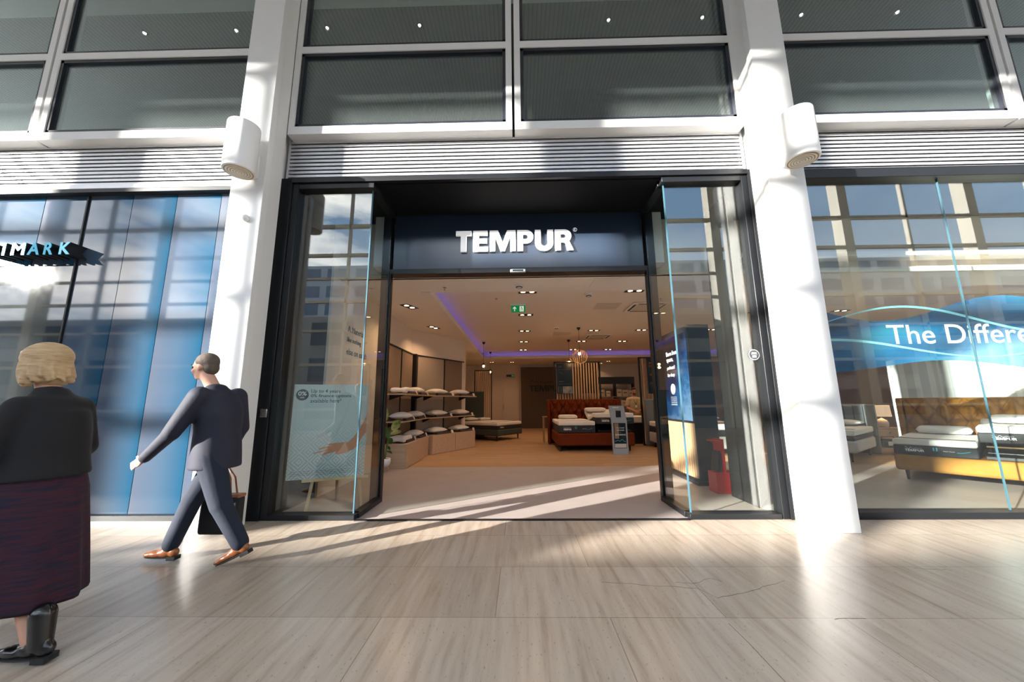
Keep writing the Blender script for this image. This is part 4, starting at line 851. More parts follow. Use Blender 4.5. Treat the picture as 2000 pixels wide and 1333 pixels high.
for i, (x, z, a_, h_) in enumerate(((-.75, 1.635, .34, .36), (-.4, 1.635, .22, .3), (.18, 1.635, .26, .38), (.5, 1.635, .3, .34), (.8, 1.635, .25, .3), (-.7, 1.135, .4, .25), (-.1, 1.135, .4, .22), (.5, 1.135, .5, .3))):
    t = thing('carton', 'white packaged box %s of the back shelving, %s' % ('on the top board' if z > 1.5 else 'on the middle board', ['far left', 'second from left', 'third from left', 'fourth from left', 'far right', 'left', 'centre', 'right'][i]), 'box', (5.1+x, 19.6, z)); MB().box(-a_/2, a_/2, -.12, .12, 0, h_).build('carton', 'box', t, bevel=.004); MB().box(-a_*.3, a_*.3, -.122, -.12, h_*.5, h_*.62).build('printed_band', 'dgrey', t)
# kiosk
t = thing('kiosk', 'grey slanted standing sign with dark screen about the smart response to snoring', 'kiosk', (2.63, 9.9, 0))
MB().prism([(-.2, -.03), (.2, -.03), (.2, .03), (-.2, .03)], 0, .86).build('body', 'kiosk', t, bevel=.004)
b = MB(); v = [b.bm.verts.new(p) for p in ((-.2, -.03, .84), (.2, -.03, .84), (.2, .03, .84), (-.2, .03, .84), (-.26, -.02, 1.25), (.14, -.02, 1.25), (.14, .02, 1.25), (-.26, .02, 1.25))]
for f in ((3, 2, 1, 0), (4, 5, 6, 7), (0, 1, 5, 4), (1, 2, 6, 5), (2, 3, 7, 6), (3, 0, 4, 7)): b.bm.faces.new([v[i] for i in f])
b.build('head', 'kiosk', t); MB().box(-.08, .05, -.036, -.025, .95, 1.12).build('screen', 'black', t); tempur('title', 'wprint', -.17, 1.19, .025, .17, -.03, .003, t)
MB().box(-.16, .16, -.036, -.03, .16, .8).build('poster', 'screen', t); MB().box(-.14, -.03, -.038, -.036, .4, .79).build('poster_picture', 'panel2', t)
for i, s_ in enumerate(('THE SMART', 'RESPONSE', 'TO', 'SNORING')): text('line', s_, 'wprint' if i != 2 else 'cyan', .01, [.66, .6, .55, .48][i], [.028, .028, .02, .04][i], [.22, .2, .04, .27][i], -.04, .001, t, align='C')
MB().tube([(-.14+.28*i/20, -.04, .33+.05*math.exp(-((i-13)/2.5)**2)+.03*math.exp(-((i-5)/3)**2)) for i in range(21)], .006, 5).build('wave_graphic', 'cyan', t); MB().box(-.15, .15, -.038, -.036, .17, .27).build('bed_picture', 'lgrey', t)
# totem in the right glass box
t = thing('display_totem', 'tall black display totem with starry blue screen and slatted wooden foot behind the right glass', 'display stand', (3.1, 6.86, 0))
MB().box(-.17, .2, -.6, .6, .06, 2.67).build('body', 'black', t, bevel=.004); MB().box(-.22, .22, -.64, .64, 0, .06).build('plinth', 'black', t, bevel=.004)
def starry():
    m = mat('starry_screen', (.0, .0, .0), .12, spec=.6); tr = m.node_tree; b_ = tr.nodes['Principled BSDF']; n = tr.nodes.new; l = tr.links.new
    tc = n('ShaderNodeTexCoord'); s = n('ShaderNodeSeparateXYZ'); l(tc.outputs['Object'], s.inputs[0]); nz = n('ShaderNodeTexNoise'); nz.inputs['Scale'].default_value = 5; nz.inputs['Detail'].default_value = 9; nz.inputs['Roughness'].default_value = .7; l(tc.outputs['Object'], nz.inputs['Vector'])
    # bright nebula from lower centre up to the right; dark upper left
    a = n('ShaderNodeMath'); a.operation = 'MULTIPLY_ADD'; a.inputs[1].default_value = -.95; a.inputs[2].default_value = 2.35; l(s.outputs['Z'], a.inputs[0])
    b2 = n('ShaderNodeMath'); b2.operation = 'MULTIPLY_ADD'; b2.inputs[1].default_value = -.9; l(s.outputs['Y'], b2.inputs[0]); l(a.outputs[0], b2.inputs[2])
    c2 = n('ShaderNodeMath'); c2.operation = 'MULTIPLY_ADD'; c2.inputs[1].default_value = 1.6; l(nz.outputs['Fac'], c2.inputs[0]); l(b2.outputs[0], c2.inputs[2])
    r = n('ShaderNodeValToRGB'); e = r.color_ramp.elements; e[0].position = .42; e[0].color = (.003, .008, .02, 1); e[1].position = 1; e[1].color = (.35, .6, .9, 1); x = e.new(.6); x.color = (.01, .06, .2, 1); x = e.new(.8); x.color = (.03, .22, .55, 1)
    dv = n('ShaderNodeMath'); dv.operation = 'DIVIDE'; dv.inputs[1].default_value = 2.4; l(c2.outputs[0], dv.inputs[0]); l(dv.outputs[0], r.inputs[0])
    vo = n('ShaderNodeTexVoronoi'); vo.inputs['Scale'].default_value = 34; l(tc.outputs['Object'], vo.inputs['Vector']); ls = n('ShaderNodeMath'); ls.operation = 'LESS_THAN'; ls.inputs[1].default_value = .07; l(vo.outputs['Distance'], ls.inputs[0])
    mm = n('ShaderNodeMixRGB'); mm.inputs[2].default_value = (.7, .8, .9, 1); l(ls.outputs[0], mm.inputs[0]); l(r.outputs[0], mm.inputs[1])
    l(mm.outputs[0], b_.inputs['Emission Color']); b_.inputs['Emission Strength'].default_value = 1.0; return m
MB().box(-.178, -.17, -.52, .56, 1.02, 2.56).build('screen', starry(), t)
MB().box(-.172, -.168, -.56, .58, .98, 1.02).build('divider_bar', 'black', t)
for i in range(14):
    y = -.56+i*.0805; MB().box(-.2, -.17, y, y+.05, .1, .98).build('foot_slat', 'slat', t)
for i, (s_, z_, b_) in enumerate((('Born from', 2.22, 0), ('space,', 2.08, 0), ('perfected', 1.94, .012), ('for sleep', 1.8, .012))):
    o = text('line', s_, 'exitw', -.18, z_, .085, None, 0, .002, t, bold=b_); o.rotation_euler.z = -PI/2; o.location = (-.18, .35, z_)
o = outline('seal', [arc(0, 0, .1, .1, 0, 360, 24)[:-1], arc(0, 0, .085, .085, 0, 360, 24)[:-1], arc(0, 0, .075, .075, 0, 360, 24)[:-1]], 'exitw', .002, (-.181, .15, 1.58), t); o.rotation_euler.z = -PI/2
for k in range(5): o = text('small_print', 'certified technology', 'exitw', 0, 0, .018, .26, 0, .001, t); o.rotation_euler.z = -PI/2; o.location = (-.181, .28, 1.42-k*.035)
t = thing('leaflet_stand', 'red floor stand holding dark leaflets behind the black return wall', 'stand', (3.02, 5.82, 0))
MB().box(-.12, .25, -.12, .12, 0, .3).build('base_box', 'red', t, bevel=.006); MB().box(.0, .04, -.12, .12, .3, .78).build('back_plate', 'red', t); MB().box(-.1, .0, -.12, .12, .74, .76).build('top_lip', 'red', t)
for k in range(2): o = MB().box(-.01, .01, -.1, .1, 0, .3).build('leaflet', 'dprint', t); o.location = (-.07+k*.04, 0, .31); o.rotation_euler.y = .15
# counter by the assistant
t = thing('display_counter', 'black display counter in front of the shop assistant', 'counter', (3.85, 12.45, 0)); MB().box(-.35, .22, -.2, .28, 0, .84).build('cabinet', 'black', t, bevel=.006)
t = thing('mattress_topper', 'white quilted topper draped over the black counter', 'topper', (3.8, 12.42, .842))
MB().prism_x([(-.25, -.16), (-.22, -.18), (-.205, -.02), (.24, .0), (.24, .05), (-.2, .05), (-.245, .02)], -.34, .2).build('topper', 'mwhite', t, bevel=.02, seg=3)

# ================================================================== LEFT GLASS BOX
PA = math.radians(24)
t = thing('easel', 'pale beech easel standing behind the left front glass', 'easel', (-2.45, 5.02, 0), PA)
for s in (-1, 1): MB().tube([(s*.33, .0, 0), (s*.22, .1, .8)], [.022, .018], 6).build('front_leg', 'beech', t)
MB().tube([(0, .55, 0), (0, .14, 1.2)], [.02, .018], 6).build('rear_leg', 'beech', t); MB().tube([(0, .13, .6), (0, .15, 1.35)], .02, 6).build('mast', 'beech', t); MB().box(-.4, .4, -.03, .08, .36, .4).build('ledge', 'beech', t, bevel=.004)
def quilt():
    m = mat('quilt_print', (.5, .56, .58), .45); tr = m.node_tree; b_ = tr.nodes['Principled BSDF']; n = tr.nodes.new; l = tr.links.new
    tc = n('ShaderNodeTexCoord'); s = n('ShaderNodeSeparateXYZ'); l(tc.outputs['Object'], s.inputs[0])
    ck = n('ShaderNodeTexChecker'); ck.inputs['Scale'].default_value = 9; ck.inputs['Color1'].default_value = (1, 1, 1, 1); ck.inputs['Color2'].default_value = (0, 0, 0, 1)
    wv = n('ShaderNodeTexWave'); wv.inputs['Scale'].default_value = 13; wv.inputs['Distortion'].default_value = 1.5; wv.bands_direction = 'DIAGONAL'; l(tc.outputs['Object'], wv.inputs['Vector'])
    mp = n('ShaderNodeMapping'); mp.inputs['Scale'].default_value = (1, 1, -1); l(tc.outputs['Object'], mp.inputs[0]); w2 = n('ShaderNodeTexWave'); w2.inputs['Scale'].default_value = 13; w2.inputs['Distortion'].default_value = 1.5; w2.bands_direction = 'DIAGONAL'; l(mp.outputs[0], w2.inputs['Vector']); l(tc.outputs['Object'], ck.inputs['Vector'])
    mm = n('ShaderNodeMixRGB'); l(ck.outputs['Fac'], mm.inputs[0]); l(wv.outputs['Color'], mm.inputs[1]); l(w2.outputs['Color'], mm.inputs[2])
    fade = n('ShaderNodeMapRange'); fade.inputs[1].default_value = .1; fade.inputs[2].default_value = .75; fade.inputs[3].default_value = .9; fade.inputs[4].default_value = .1; l(s.outputs['Z'], fade.inputs[0])
    r = n('ShaderNodeMixRGB'); r.inputs[1].default_value = (.5, .55, .56, 1); r.inputs[2].default_value = (.26, .31, .34, 1); mu = n('ShaderNodeMath'); mu.operation = 'MULTIPLY'; l(mm.outputs[0], mu.inputs[0]); l(fade.outputs[0], mu.inputs[1]); l(mu.outputs[0], r.inputs[0]); l(r.outputs[0], b_.inputs['Base Color']); return m
t = thing('poster', 'large pale poster of a hand on quilted bedding, finance offer, on the easel', 'poster', (-2.55, 4.95, .40), PA); t.rotation_euler = (-.06, 0, PA)
MB().box(-.46, .46, -.006, .006, 0, 1.22).build('board', quilt(), t)
outline('badge_disc', [arc(0, 0, .075, .075, 0, 360, 32)[:-1]], 'dprint', .002, (-.36, -.008, 1.08), t); text('badge_number', '0%', 'wprint', -.36, 1.07, .055, .1, -.0095, .001, t, align='C', bold=.008); text('badge_apr', 'APR', 'wprint', -.36, 1.035, .018, .05, -.0095, .001, t, align='C')
text('headline', 'Up to 4 years', 'dprint', -.26, 1.095, .06, .36, -.008, .001, t, bold=.008); text('headline', '0% finance options', 'dprint', -.26, 1.035, .055, .5, -.008, .001, t, bold=.008); text('headline', 'available here*', 'dprint', -.26, .975, .055, .38, -.008, .001, t)
for k in range(3): text('small_print', 'Finance subject to status terms and conditions apply ask in store for details of this offer', 'dprint', -.42, .09-k*.022, .012, .84, -.008, .001, t)
A_ = [(.455, .9), (.45, .78), (.38, .62), (.30, .5), (.24, .44), (.12, .44), (.0, .43), (-.03, .42), (.05, .405), (-.02, .40), (-.12, .375), (-.11, .36), (0, .375), (-.06, .35), (-.17, .325), (-.17, .31), (-.05, .33), (.02, .345), (-.06, .31), (-.1, .295), (-.08, .283), (.02, .31), (.1, .33), (.09, .3), (.12, .285), (.2, .3), (.3, .34), (.36, .39), (.41, .5), (.455, .56)]
outline('printed_arm', [A_], 'arm', .002, (0, -.0082, 0), t)
t = thing('lettering_sign', 'grey wall lettering A Material like nothing else on earth, seen through the left glass box', 'sign', (-2.995, 6.1, 2.25))
for i, s_ in enumerate(('A Material', 'like nothing', 'else on earth')):
    o = text('line', s_, 'dgrey', 0, 0, .11, None, 0, .003, t); o.rotation_euler.z = PI/2; o.location = (0, .1, .36-.2*i)
# banner on the right window
def banner():
    m = bpy.data.materials.new('blue_wave_film'); m.use_nodes = True; tr = m.node_tree; tr.nodes.clear(); n = tr.nodes.new; l = tr.links.new
    o = n('ShaderNodeOutputMaterial'); mx = n('ShaderNodeMixShader'); tp = n('ShaderNodeBsdfTransparent'); p = n('ShaderNodeBsdfPrincipled'); p.inputs['Roughness'].default_value = .3
    tc = n('ShaderNodeTexCoord'); mp = n('ShaderNodeMapping'); mp.inputs['Scale'].default_value = (.8, 1, 2.2); l(tc.outputs['Object'], mp.inputs[0])
    nz = n('ShaderNodeTexNoise'); nz.inputs['Scale'].default_value = 1.1; nz.inputs['Detail'].default_value = 1; l(mp.outputs[0], nz.inputs['Vector'])
    r = n('ShaderNodeValToRGB'); e = r.color_ramp.elements; e[0].position = .35; e[0].color = (.006, .07, .17, 1); e[1].position = .68; e[1].color = (.05, .3, .42, 1); x = e.new(.5); x.color = (.015, .16, .36, 1)
    l(nz.outputs['Fac'], r.inputs[0]); l(r.outputs[0], p.inputs['Base Color']); mx.inputs[0].default_value = .62; l(tp.outputs[0], mx.inputs[1]); l(p.outputs[0], mx.inputs[2]); l(mx.outputs[0], o.inputs[0]); return m
t = thing('window_banner', 'translucent blue wave banner reading The Difference on the right shop window', 'banner', (4.0, 4.63, 1.7))
def wv(x, top): return (.93-.18*math.sin(x*1.15+.35+PI*.0)+.12*math.cos(x*2.1)) if top else (.1-.14*math.cos(x*1.9+.5))
def wtop(x): return .80+.16*math.cos((x-2.2)*2.0)
def wbot(x): return .06+.07*math.sin(x*2.1-1.2)
xs = [-.5+4.6*i/60 for i in range(61)]
outline('film', [[(x, wtop(x)) for x in xs]+[(x, wbot(x)) for x in xs[::-1]]], banner(), .003, (0, 0, 0), t)
lt = mat('pale_aqua_ribbon', (.25, .6, .68), .5)
for ph, am, off in ((0, .18, .66), (1.6, .12, .30)):
    up_ = [(x, off+am*math.sin(x*1.7+ph)) for x in xs]; outline('ribbon', [[(x, z) for x, z in up_]+[(x, z-.012-.02*abs(math.sin(x*.9+ph))) for x, z in up_[::-1]]], lt, .002, (0, -.003, 0), t)
text('lettering', 'The Difference', 'wprint', .68, .34, .25, 2.3, -.004, .002, t, bold=.003)

# ================================================================== PEOPLE
def arm_hand(mb, sh, el, wr, r=(.05, .042, .027), fdir=None, palm_n=None, curl=.5, s=1.0, thumb=1):
    """adds arm and a five fingered hand; fdir: direction the fingers point, palm_n: direction the palm faces"""
    sh, el, wr = Vector(sh), Vector(el), Vector(wr)
    mb.cap(sh, el, r[0], r[1]); mb.cap(el, wr, r[1], r[2])
    f = (Vector(fdir) if fdir else (wr-el)).normalized(); p = Vector(palm_n).normalized(); p = (p-f*p.dot(f)).normalized(); side = f.cross(p)*thumb
    R3 = Matrix((side, p, f)).transposed()
    mb.ell(wr+f*.045*s, (.042*s, .016*s, .055*s), 8, R3)
    for i, (o, ln) in enumerate(((.03, .072), (.010, .08), (-.010, .075), (-.03, .058))):
        b0 = wr+f*.085*s+side*o*s; d1 = (f+p*curl*.45).normalized(); m1 = b0+d1*ln*.5*s; d2 = (f+p*curl*1.5).normalized(); m2 = m1+d2*ln*.32*s; d3 = (f*.7+p*curl*2.2).normalized()
        mb.cap(wr+f*.05*s+side*o*.8*s, b0, .0095*s, .0092*s, 8); mb.cap(b0, m1, .0092*s, .0085*s, 8); mb.cap(m1, m2, .0085*s, .008*s, 8); mb.cap(m2, m2+d3*ln*.25*s, .008*s, .007*s, 8)
    b0 = wr+f*.03*s+side*.032*s; m1 = b0+(side*.8+f*.6+p*.3).normalized()*.035*s; mb.cap(b0, m1, .013*s, .011*s, 8); mb.cap(m1, m1+(side*.25+f+p*.4).normalized()*.035*s, .011*s, .009*s, 8)
def head(mb, c, fwd, s=1.0):
    """head centred at c (eye level), nose along fwd"""
    c = Vector(c); f = Vector(fwd).normalized(); u = Vector((0, 0, 1)); u = (u-f*u.dot(f)).normalized(); l = u.cross(f); R3 = Matrix((f, l, u)).transposed()
    P = lambda x, y, z: c+f*x*s+l*y*s+u*z*s
    mb.ell(P(-.015, 0, .03), (.098*s, .075*s, .095*s), 12, R3); mb.ell(P(.02, 0, -.04), (.068*s, .058*s, .075*s), 10, R3); mb.ell(P(.055, 0, -.088), (.028*s, .03*s, .022*s), 8, R3)
    mb.cap(P(.083, 0, .01), P(.104, 0, -.03), .009*s, .015*s, 8); mb.ell(P(.08, 0, -.062), (.014*s, .026*s, .009*s), 6, R3)
    for q in (-1, 1): mb.ell(P(-.01, q*.076, -.012), (.02*s, .009*s, .032*s), 7, R3); mb.ell(P(.068, q*.03, .02), (.02*s, .026*s, .008*s), 6, R3); mb.ell(P(.06, q*.042, -.03), (.025*s, .022*s, .025*s), 6, R3)
    return P, R3
def face_bits(P, R3, t, hairm, s=1.0):
    for q in (-1, 1): MB().ell(P(.079, q*.031, .003), .0115*s, 6).build('eye', 'eye', t, world=True, smooth=True)
    for q in (-1, 1): MB().ell(P(.087, q*.032, .028), (.006*s, .02*s, .004*s), 5, R3).build('eyebrow', hairm, t, world=True, smooth=True)
    MB().ell(P(.092, 0, -.063), (.006*s, .022*s, .005*s), 6, R3).build('lips', 'arm', t, world=True, smooth=True)
VX = .009
# ---- walking man
Wm = (-2.8, 3.35, 0)
t = thing('person', 'person in navy jacket and tan shoes walking left past the column, black bag in hand', 'person', Wm)
H = Vector((-2.74, 3.36, .93)); HD = Vector((-2.93, 3.32, 1.70)); F = Vector((-1, -.02, -.08))
mb = MB(); P, R3 = head(mb, HD, F)
mb.cap(HD+Vector((.03, 0, -.07)), (-2.82, 3.35, 1.47), .055, .06)
shL, shR = Vector((-2.80, 3.16, 1.43)), Vector((-2.76, 3.54, 1.43))
mb.cap((-2.8, 3.27, 1.38), (-2.76, 3.44, 1.38), .085, .085); mb.cap((-2.77, 3.35, 1.32), H, .135, .135)
elL, wrL = Vector((-2.93, 3.08, 1.12)), Vector((-3.18, 3.12, .90)); arm_hand(mb, shL, elL, wrL, fdir=(-.9, .1, -.45), palm_n=(0, 1, -.2), curl=.5, thumb=-1)
elR, wrR = Vector((-2.74, 3.62, 1.13)), Vector((-2.84, 3.6, .86)); arm_hand(mb, shR, elR, wrR, fdir=(0, 0, -1), palm_n=(-1, -.3, 0), curl=1.0, thumb=1)
hipF, kF, aF = Vector((-2.76, 3.45, .9)), Vector((-3.0, 3.46, .50)), Vector((-3.12, 3.42, .10))
hipB, kB, aB = Vector((-2.72, 3.26, .9)), Vector((-2.58, 3.27, .50)), Vector((-2.40, 3.33, .15))
for a_, b_, c_ in ((hipF, kF, aF), (hipB, kB, aB)): mb.cap(a_, b_, .085, .058); mb.cap(b_, c_, .056, .036)
mb.build('body', 'skin', t, world=True, voxel=VX)
face_bits(P, R3, t, 'ghair')
mb = MB(); mb.ell(P(-.028, 0, .048), (.1, .083, .088), 12, R3); mb.ell(P(-.065, 0, -.01), (.055, .072, .07), 10, R3); mb.build('hair', 'ghair', t, world=True, voxel=.01, sm=3)
mb = MB(); secs = [(-2.735, 3.35, .80, .185, .205), (-2.74, 3.35, .95, .175, .2), (-2.75, 3.35, 1.12, .165, .19), (-2.76, 3.35, 1.28, .17, .205), (-2.78, 3.35, 1.4, .14, .2), (-2.80, 3.345, 1.48, .09, .12), (-2.82, 3.34, 1.53, .066, .07)]
mb.rings(secs); mb.ell((-2.79, 3.35, 1.41), (.13, .235, .1), 10); mb.ell((-2.81, 3.345, 1.5), (.085, .1, .05), 8)
mb.cap(shL, elL, .088, .066); mb.cap(elL, wrL+(elL-wrL).normalized()*.03, .06, .045); mb.cap(shR, elR, .088, .066); mb.cap(elR, wrR+(elR-wrR).normalized()*.03, .06, .045)
mb.build('jacket', 'jacket', t, world=True, voxel=.012, sm=8)
mb = MB()
for a_, b_, c_ in ((hipF, kF, aF), (hipB, kB, aB)): mb.cap(a_, b_, .115, .085); mb.cap(b_, c_+(b_-c_)*.1, .082, .068)
mb.ell((-2.74, 3.355, .9), (.15, .19, .12), 10); mb.build('trousers', 'jeans', t, world=True, voxel=.012, sm=6)
def shoe(c, fwd, pitch, m, t, tall=0):
    f = Vector(fwd).normalized(); R3 = (Matrix.Rotation(pitch, 3, f.cross(Vector((0, 0, 1)))))
    ff = R3 @ f; uu = R3 @ Vector((0, 0, 1)); ll = ff.cross(uu); B = Matrix((ff, ll, uu)).transposed(); c = Vector(c)
    Q = lambda x, y, z: c+ff*x+ll*y+uu*z
    mb = MB(); mb.ell(Q(.03, 0, .042), (.07, .04, .04), 8, B); mb.ell(Q(.1, 0, .034), (.085, .042, .03), 8, B); mb.ell(Q(.165, 0, .028), (.05, .034, .022), 8, B); mb.ell(Q(-.045, 0, .045), (.045, .036, .042), 8, B); mb.ell(Q(0, 0, .07), (.05, .036, .045), 8, B)
    if tall: mb.cap(Q(-.015, 0, .07), Q(.0, 0, .07+tall), .048, .056)
    up_ = mb.build('shoe' if not tall else 'boot', m, t, world=True, voxel=.007, sm=4)
    s_ = MB(); s_.ell(Q(.055, 0, .006), (.155, .042, .009), 10, B); s_.obox(Q(-.05, 0, .0), (.07, .07, .03), B); so_ = s_.build('sole', 'bootsole', t, world=True)
    return Q, B
shoe((-3.12, 3.42, .028), (-1, -.03, 0), -.22 if False else .0, 'tan', t); shoe((-2.40, 3.32, .085), (-1, -.1, 0), -.42, 'tan', t)
b = thing('handbag', 'black bag with tan top edge hanging from the walking man\'s hand', 'bag', (-2.84, 3.62, .16)); MB().box(-.18, .18, -.06, .06, 0, .34).build('body', 'boot' if False else 'coat', b, bevel=.03, seg=3); MB().box(-.185, .185, -.05, .05, .325, .355).build('top_edge', 'tan', b, bevel=.008)
for s_ in (-1, 1): MB().tube([(-.1, s_*.04, .34), (-.07, s_*.03, .5), (0, s_*.01, .61), (.07, s_*.03, .5), (.1, s_*.04, .34)], .008, 6).build('handle', 'tan', b)

# ---- woman close to the camera
t = thing('person', 'person nearest the viewer with blond bob, black coat, long dark red skirt and boots', 'person', (-2.85, 2.25, 0))
HD = Vector((-3.0, 2.25, 1.61)); F = Vector((-1, -.05, -.1)); mb = MB(); P, R3 = head(mb, HD, F, .96)
mb.cap(HD+Vector((.03, 0, -.07)), (-2.9, 2.25, 1.40), .05, .055)
shL, shR = Vector((-2.88, 2.1, 1.34)), Vector((-2.86, 2.38, 1.34))
mb.cap((-2.88, 2.18, 1.31), (-2.87, 2.31, 1.31), .075, .075); mb.cap((-2.87, 2.25, 1.22), (-2.87, 2.25, .9), .11, .12)
elL, wrL = Vector((-2.92, 2.0, 1.08)), Vector((-3.12, 2.02, .9)); arm_hand(mb, shL, elL, wrL, (.045, .037, .024), fdir=(-.8, .1, -.5), palm_n=(0, 1, 0), curl=.7, s=.92, thumb=-1)
elR, wrR = Vector((-2.84, 2.44, 1.09)), Vector((-3.02, 2.42, .9)); arm_hand(mb, shR, elR, wrR, (.045, .037, .024), fdir=(-.2, 0, -1), palm_n=(-.3, -1, 0), curl=.7, s=.92)
hB, kB, aB = Vector((-2.86, 2.19, .84)), Vector((-2.79, 2.18, .48)), Vector((-2.615, 2.15, .10)); hF, kF, aF = Vector((-2.88, 2.32, .84)), Vector((-3.03, 2.32, .5)), Vector((-3.2, 2.33, .1))
for a_, b_, c_ in ((hB, kB, aB), (hF, kF, aF)): mb.cap(a_, b_, .09, .055); mb.cap(b_, c_, .055, .034)
mb.build('body', 'skin', t, world=True, voxel=VX); face_bits(P, R3, t, 'ghair', .96)
mb = MB(); mb.ell(P(-.03, 0, .05), (.125, .105, .1), 12, R3); mb.ell(P(-.075, 0, -.05), (.075, .09, .1), 12, R3)
for k in range(26):
    a_ = PI*.42+k/25*PI*1.16; r_ = .105+.012*math.sin(k*2.3); mb.cap(P(-.03+math.cos(a_)*.08, math.sin(a_)*.075, .1), P(-.03+math.cos(a_)*r_*1.12, math.sin(a_)*r_, -.1-.02*math.sin(k*1.7)), .022, .012, 7)
for q in (-1, 1): mb.ell(P(-.01, q*.082, -.04), (.06, .03, .11), 8, R3)
mb.ell(P(.05, .0, .085), (.05, .07, .03), 8, R3)
mb.build('hair', 'blond', t, world=True, voxel=.008, sm=2)
mb = MB(); mb.rings([(-2.86, 2.25, .93, .19, .215), (-2.86, 2.25, 1.05, .165, .195), (-2.86, 2.25, 1.2, .155, .185), (-2.87, 2.25, 1.32, .135, .18), (-2.89, 2.25, 1.4, .09, .12), (-2.91, 2.25, 1.47, .062, .068)])
mb.ell((-2.88, 2.25, 1.345), (.12, .2, .09), 10); mb.ell((-2.9, 2.25, 1.43), (.08, .09, .05), 8); mb.cap(shL, elL, .076, .058); mb.cap(elL, wrL+(elL-wrL).normalized()*.02, .058, .048); mb.cap(shR, elR, .072, .058); mb.cap(elR, wrR+(elR-wrR).normalized()*.02, .058, .048)
mb.build('coat', 'coat', t, world=True, voxel=.012, sm=8)
mb = MB(); n = 48; R_ = []
for z, rx, ry, cx_, fl in ((1.0, .15, .18, -2.86, 0), (.85, .19, .21, -2.86, .2), (.65, .235, .225, -2.87, .5), (.45, .275, .235, -2.875, .8), (.27, .31, .245, -2.88, 1), (.25, .305, .24, -2.88, 1), (.5, .26, .22, -2.87, .8)):
    R_.append([mb.bm.verts.new((cx_+(rx+.016*fl*math.sin(k*2*PI/n*9))*math.cos(2*PI*k/n), 2.25+(ry+.016*fl*math.sin(k*2*PI/n*9+.6))*math.sin(2*PI*k/n), z)) for k in range(n)])
for i in range(len(R_)-1):
    for k in range(n): mb.bm.faces.new((R_[i][k], R_[i][(k+1) % n], R_[i+1][(k+1) % n], R_[i+1][k]))
mb.build('skirt', 'skirt', t, world=True, smooth=True)
for c_, pit in (((-2.57, 2.15, .025), 0), ((-3.22, 2.33, .025), 0)):
    Q, B = shoe(c_, (-1, -.06, 0), pit, 'boot', t, tall=.14)
    for k in range(6): MB().tube([Q(.045-.004*k, -.02, .09+.02*k), Q(.052-.004*k, .0, .095+.02*k), Q(.045-.004*k, .02, .09+.02*k)], .003, 5).build('lace', 'bootsole', t, world=True)

# ---- shop assistant
cx_, cy_ = 4.02, 12.98
t = thing('person', 'person in beige short-sleeved shirt with lanyard standing behind the counter, hands clasped', 'person', (cx_, cy_, 0))
HD = Vector((cx_, cy_-.03, 1.71)); mb = MB(); P, R3 = head(mb, HD, (-.12, -1, -.05), 1.02)
mb.cap((cx_, cy_, 1.62), (cx_, cy_, 1.48), .06, .065); mb.cap((cx_-.12, cy_, 1.38), (cx_+.12, cy_, 1.38), .09, .09); mb.cap((cx_, cy_, 1.3), (cx_, cy_, .95), .15, .155)
for s_ in (-1, 1):
    arm_hand(mb, (cx_+s_*.21, cy_, 1.42), (cx_+s_*.27, cy_-.05, 1.14), (cx_+s_*.055, cy_-.27, 1.02), (.052, .044, .028), fdir=(-s_*.75, -.25, -.35), palm_n=(0, .9, -.3) if s_ < 0 else (0, 1, -.2), curl=.6, thumb=-s_)
    mb.cap((cx_+s_*.09, cy_, .92), (cx_+s_*.1, cy_, .5), .085, .06); mb.cap((cx_+s_*.1, cy_, .5), (cx_+s_*.1, cy_, .08), .056, .038)
mb.build('body', 'skin2', t, world=True, voxel=VX); face_bits(P, R3, t, 'bhair')
mb = MB(); mb.ell(P(-.025, 0, .055), (.1, .084, .085), 12, R3); mb.ell(P(.045, 0, .095), (.05, .06, .03), 8, R3); mb.build('hair', 'bhair', t, world=True, voxel=.01, sm=3)
mb = MB(); mb.ell(P(.045, 0, -.075), (.052, .054, .04), 8, R3); mb.build('beard', 'bhair', t, world=True, smooth=True)
mb = MB(); mb.rings([(cx_, cy_, .86, .2, .165), (cx_, cy_, 1.0, .195, .165), (cx_, cy_, 1.2, .2, .16), (cx_, cy_, 1.36, .21, .15), (cx_, cy_, 1.46, .17, .125), (cx_, cy_, 1.53, .08, .075)]); mb.ell((cx_, cy_, 1.43), (.26, .14, .095), 10)
for s_ in (-1, 1): mb.cap((cx_+s_*.19, cy_, 1.42), (cx_+s_*.25, cy_-.03, 1.24), .085, .078)
mb.build('shirt', 'shirt', t, world=True, voxel=.012, sm=6)
mb = MB()
for s_ in (-1, 1): mb.cap((cx_+s_*.09, cy_, .88), (cx_+s_*.1, cy_, .48), .11, .08); mb.cap((cx_+s_*.1, cy_, .48), (cx_+s_*.1, cy_, .1), .08, .065)
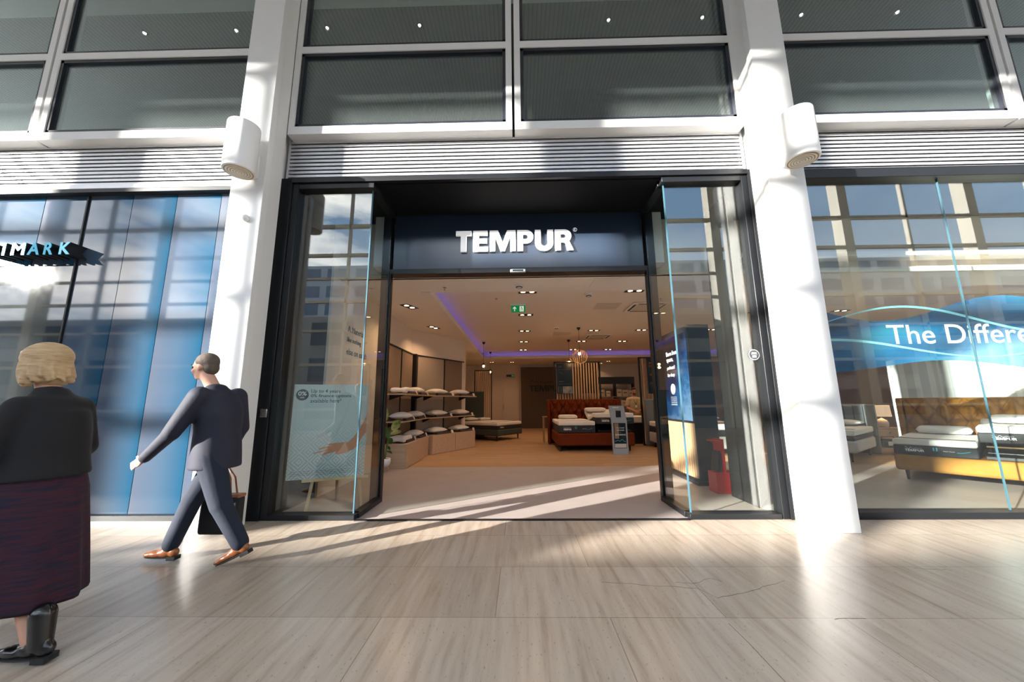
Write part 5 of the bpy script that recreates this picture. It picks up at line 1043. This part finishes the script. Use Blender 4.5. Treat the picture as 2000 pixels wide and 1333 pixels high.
mb.ell((cx_, cy_, .88), (.19, .15, .1), 8); mb.build('trousers', 'jeans', t, world=True, voxel=.014)
for s_ in (-1, 1): shoe((cx_+s_*.1, cy_, .025), (s_*.1, -1, 0), 0, 'boot', t)
for s_ in (-1, 1): MB().tube([(cx_+s_*.07, cy_-.06, 1.5), (cx_+s_*.055, cy_-.15, 1.4), (cx_, cy_-.178, 1.24)], .006, 5).build('lanyard_strap', 'coat', t, world=True)
MB().box(cx_-.03, cx_+.03, cy_-.186, cy_-.18, 1.15, 1.24).build('name_badge', 'wprint', t, world=True)

for o in bpy.data.objects:
    if o.get('label', '').startswith('person nearest'): o.location.x -= .04
tag(box('partition_panel', 'dgrey', (-2.3, -1.5, 15.5, 15.56, 0, 1.83)), 'dark green-grey partition at the back left, beyond the end of the pillow shelves', 'partition')

cr_ = [[(0.61, 3.05), (0.96, 2.99), (1.28, 2.95), (1.36, 2.82), (1.57, 2.88), (1.82, 2.99), (2.0, 3.07)],
 [(1.17, 3.04), (1.31, 3.02), (1.45, 3.11), (1.52, 3.05)], [(1.27, 2.52), (1.28, 2.34), (1.27, 1.6)], [(1.95, 2.57), (2.15, 2.575)], [(3.17, 3.28), (3.38, 3.25), (3.44, 3.24)]]
crm = mat('stone_crack', (.09, .075, .06), .8)
for pl in cr_:
    P_ = []
    for (x0, y0), (x1, y1) in zip(pl, pl[1:]):
        n_ = 1 if pl is cr_[2] else 5
        for i in range(n_): u = i/n_; P_.append((x0+(x1-x0)*u+random.uniform(-.008, .008)*(n_ > 1), y0+(y1-y0)*u+random.uniform(-.008, .008)*(n_ > 1)))
    P_.append(pl[-1]); hw = [.0012+.0012*random.random() for _ in P_]
    MB().prism([(x, y-h_) for (x, y), h_ in zip(P_, hw)]+[(x, y+h_) for (x, y), h_ in zip(P_[::-1], hw[::-1])] if pl is not cr_[2] else [(x-.0015, y) for x, y in P_]+[(x+.0015, y) for x, y in P_[::-1]], .0002, .0006).build('crack', crm, bpy.data.objects['floor'])
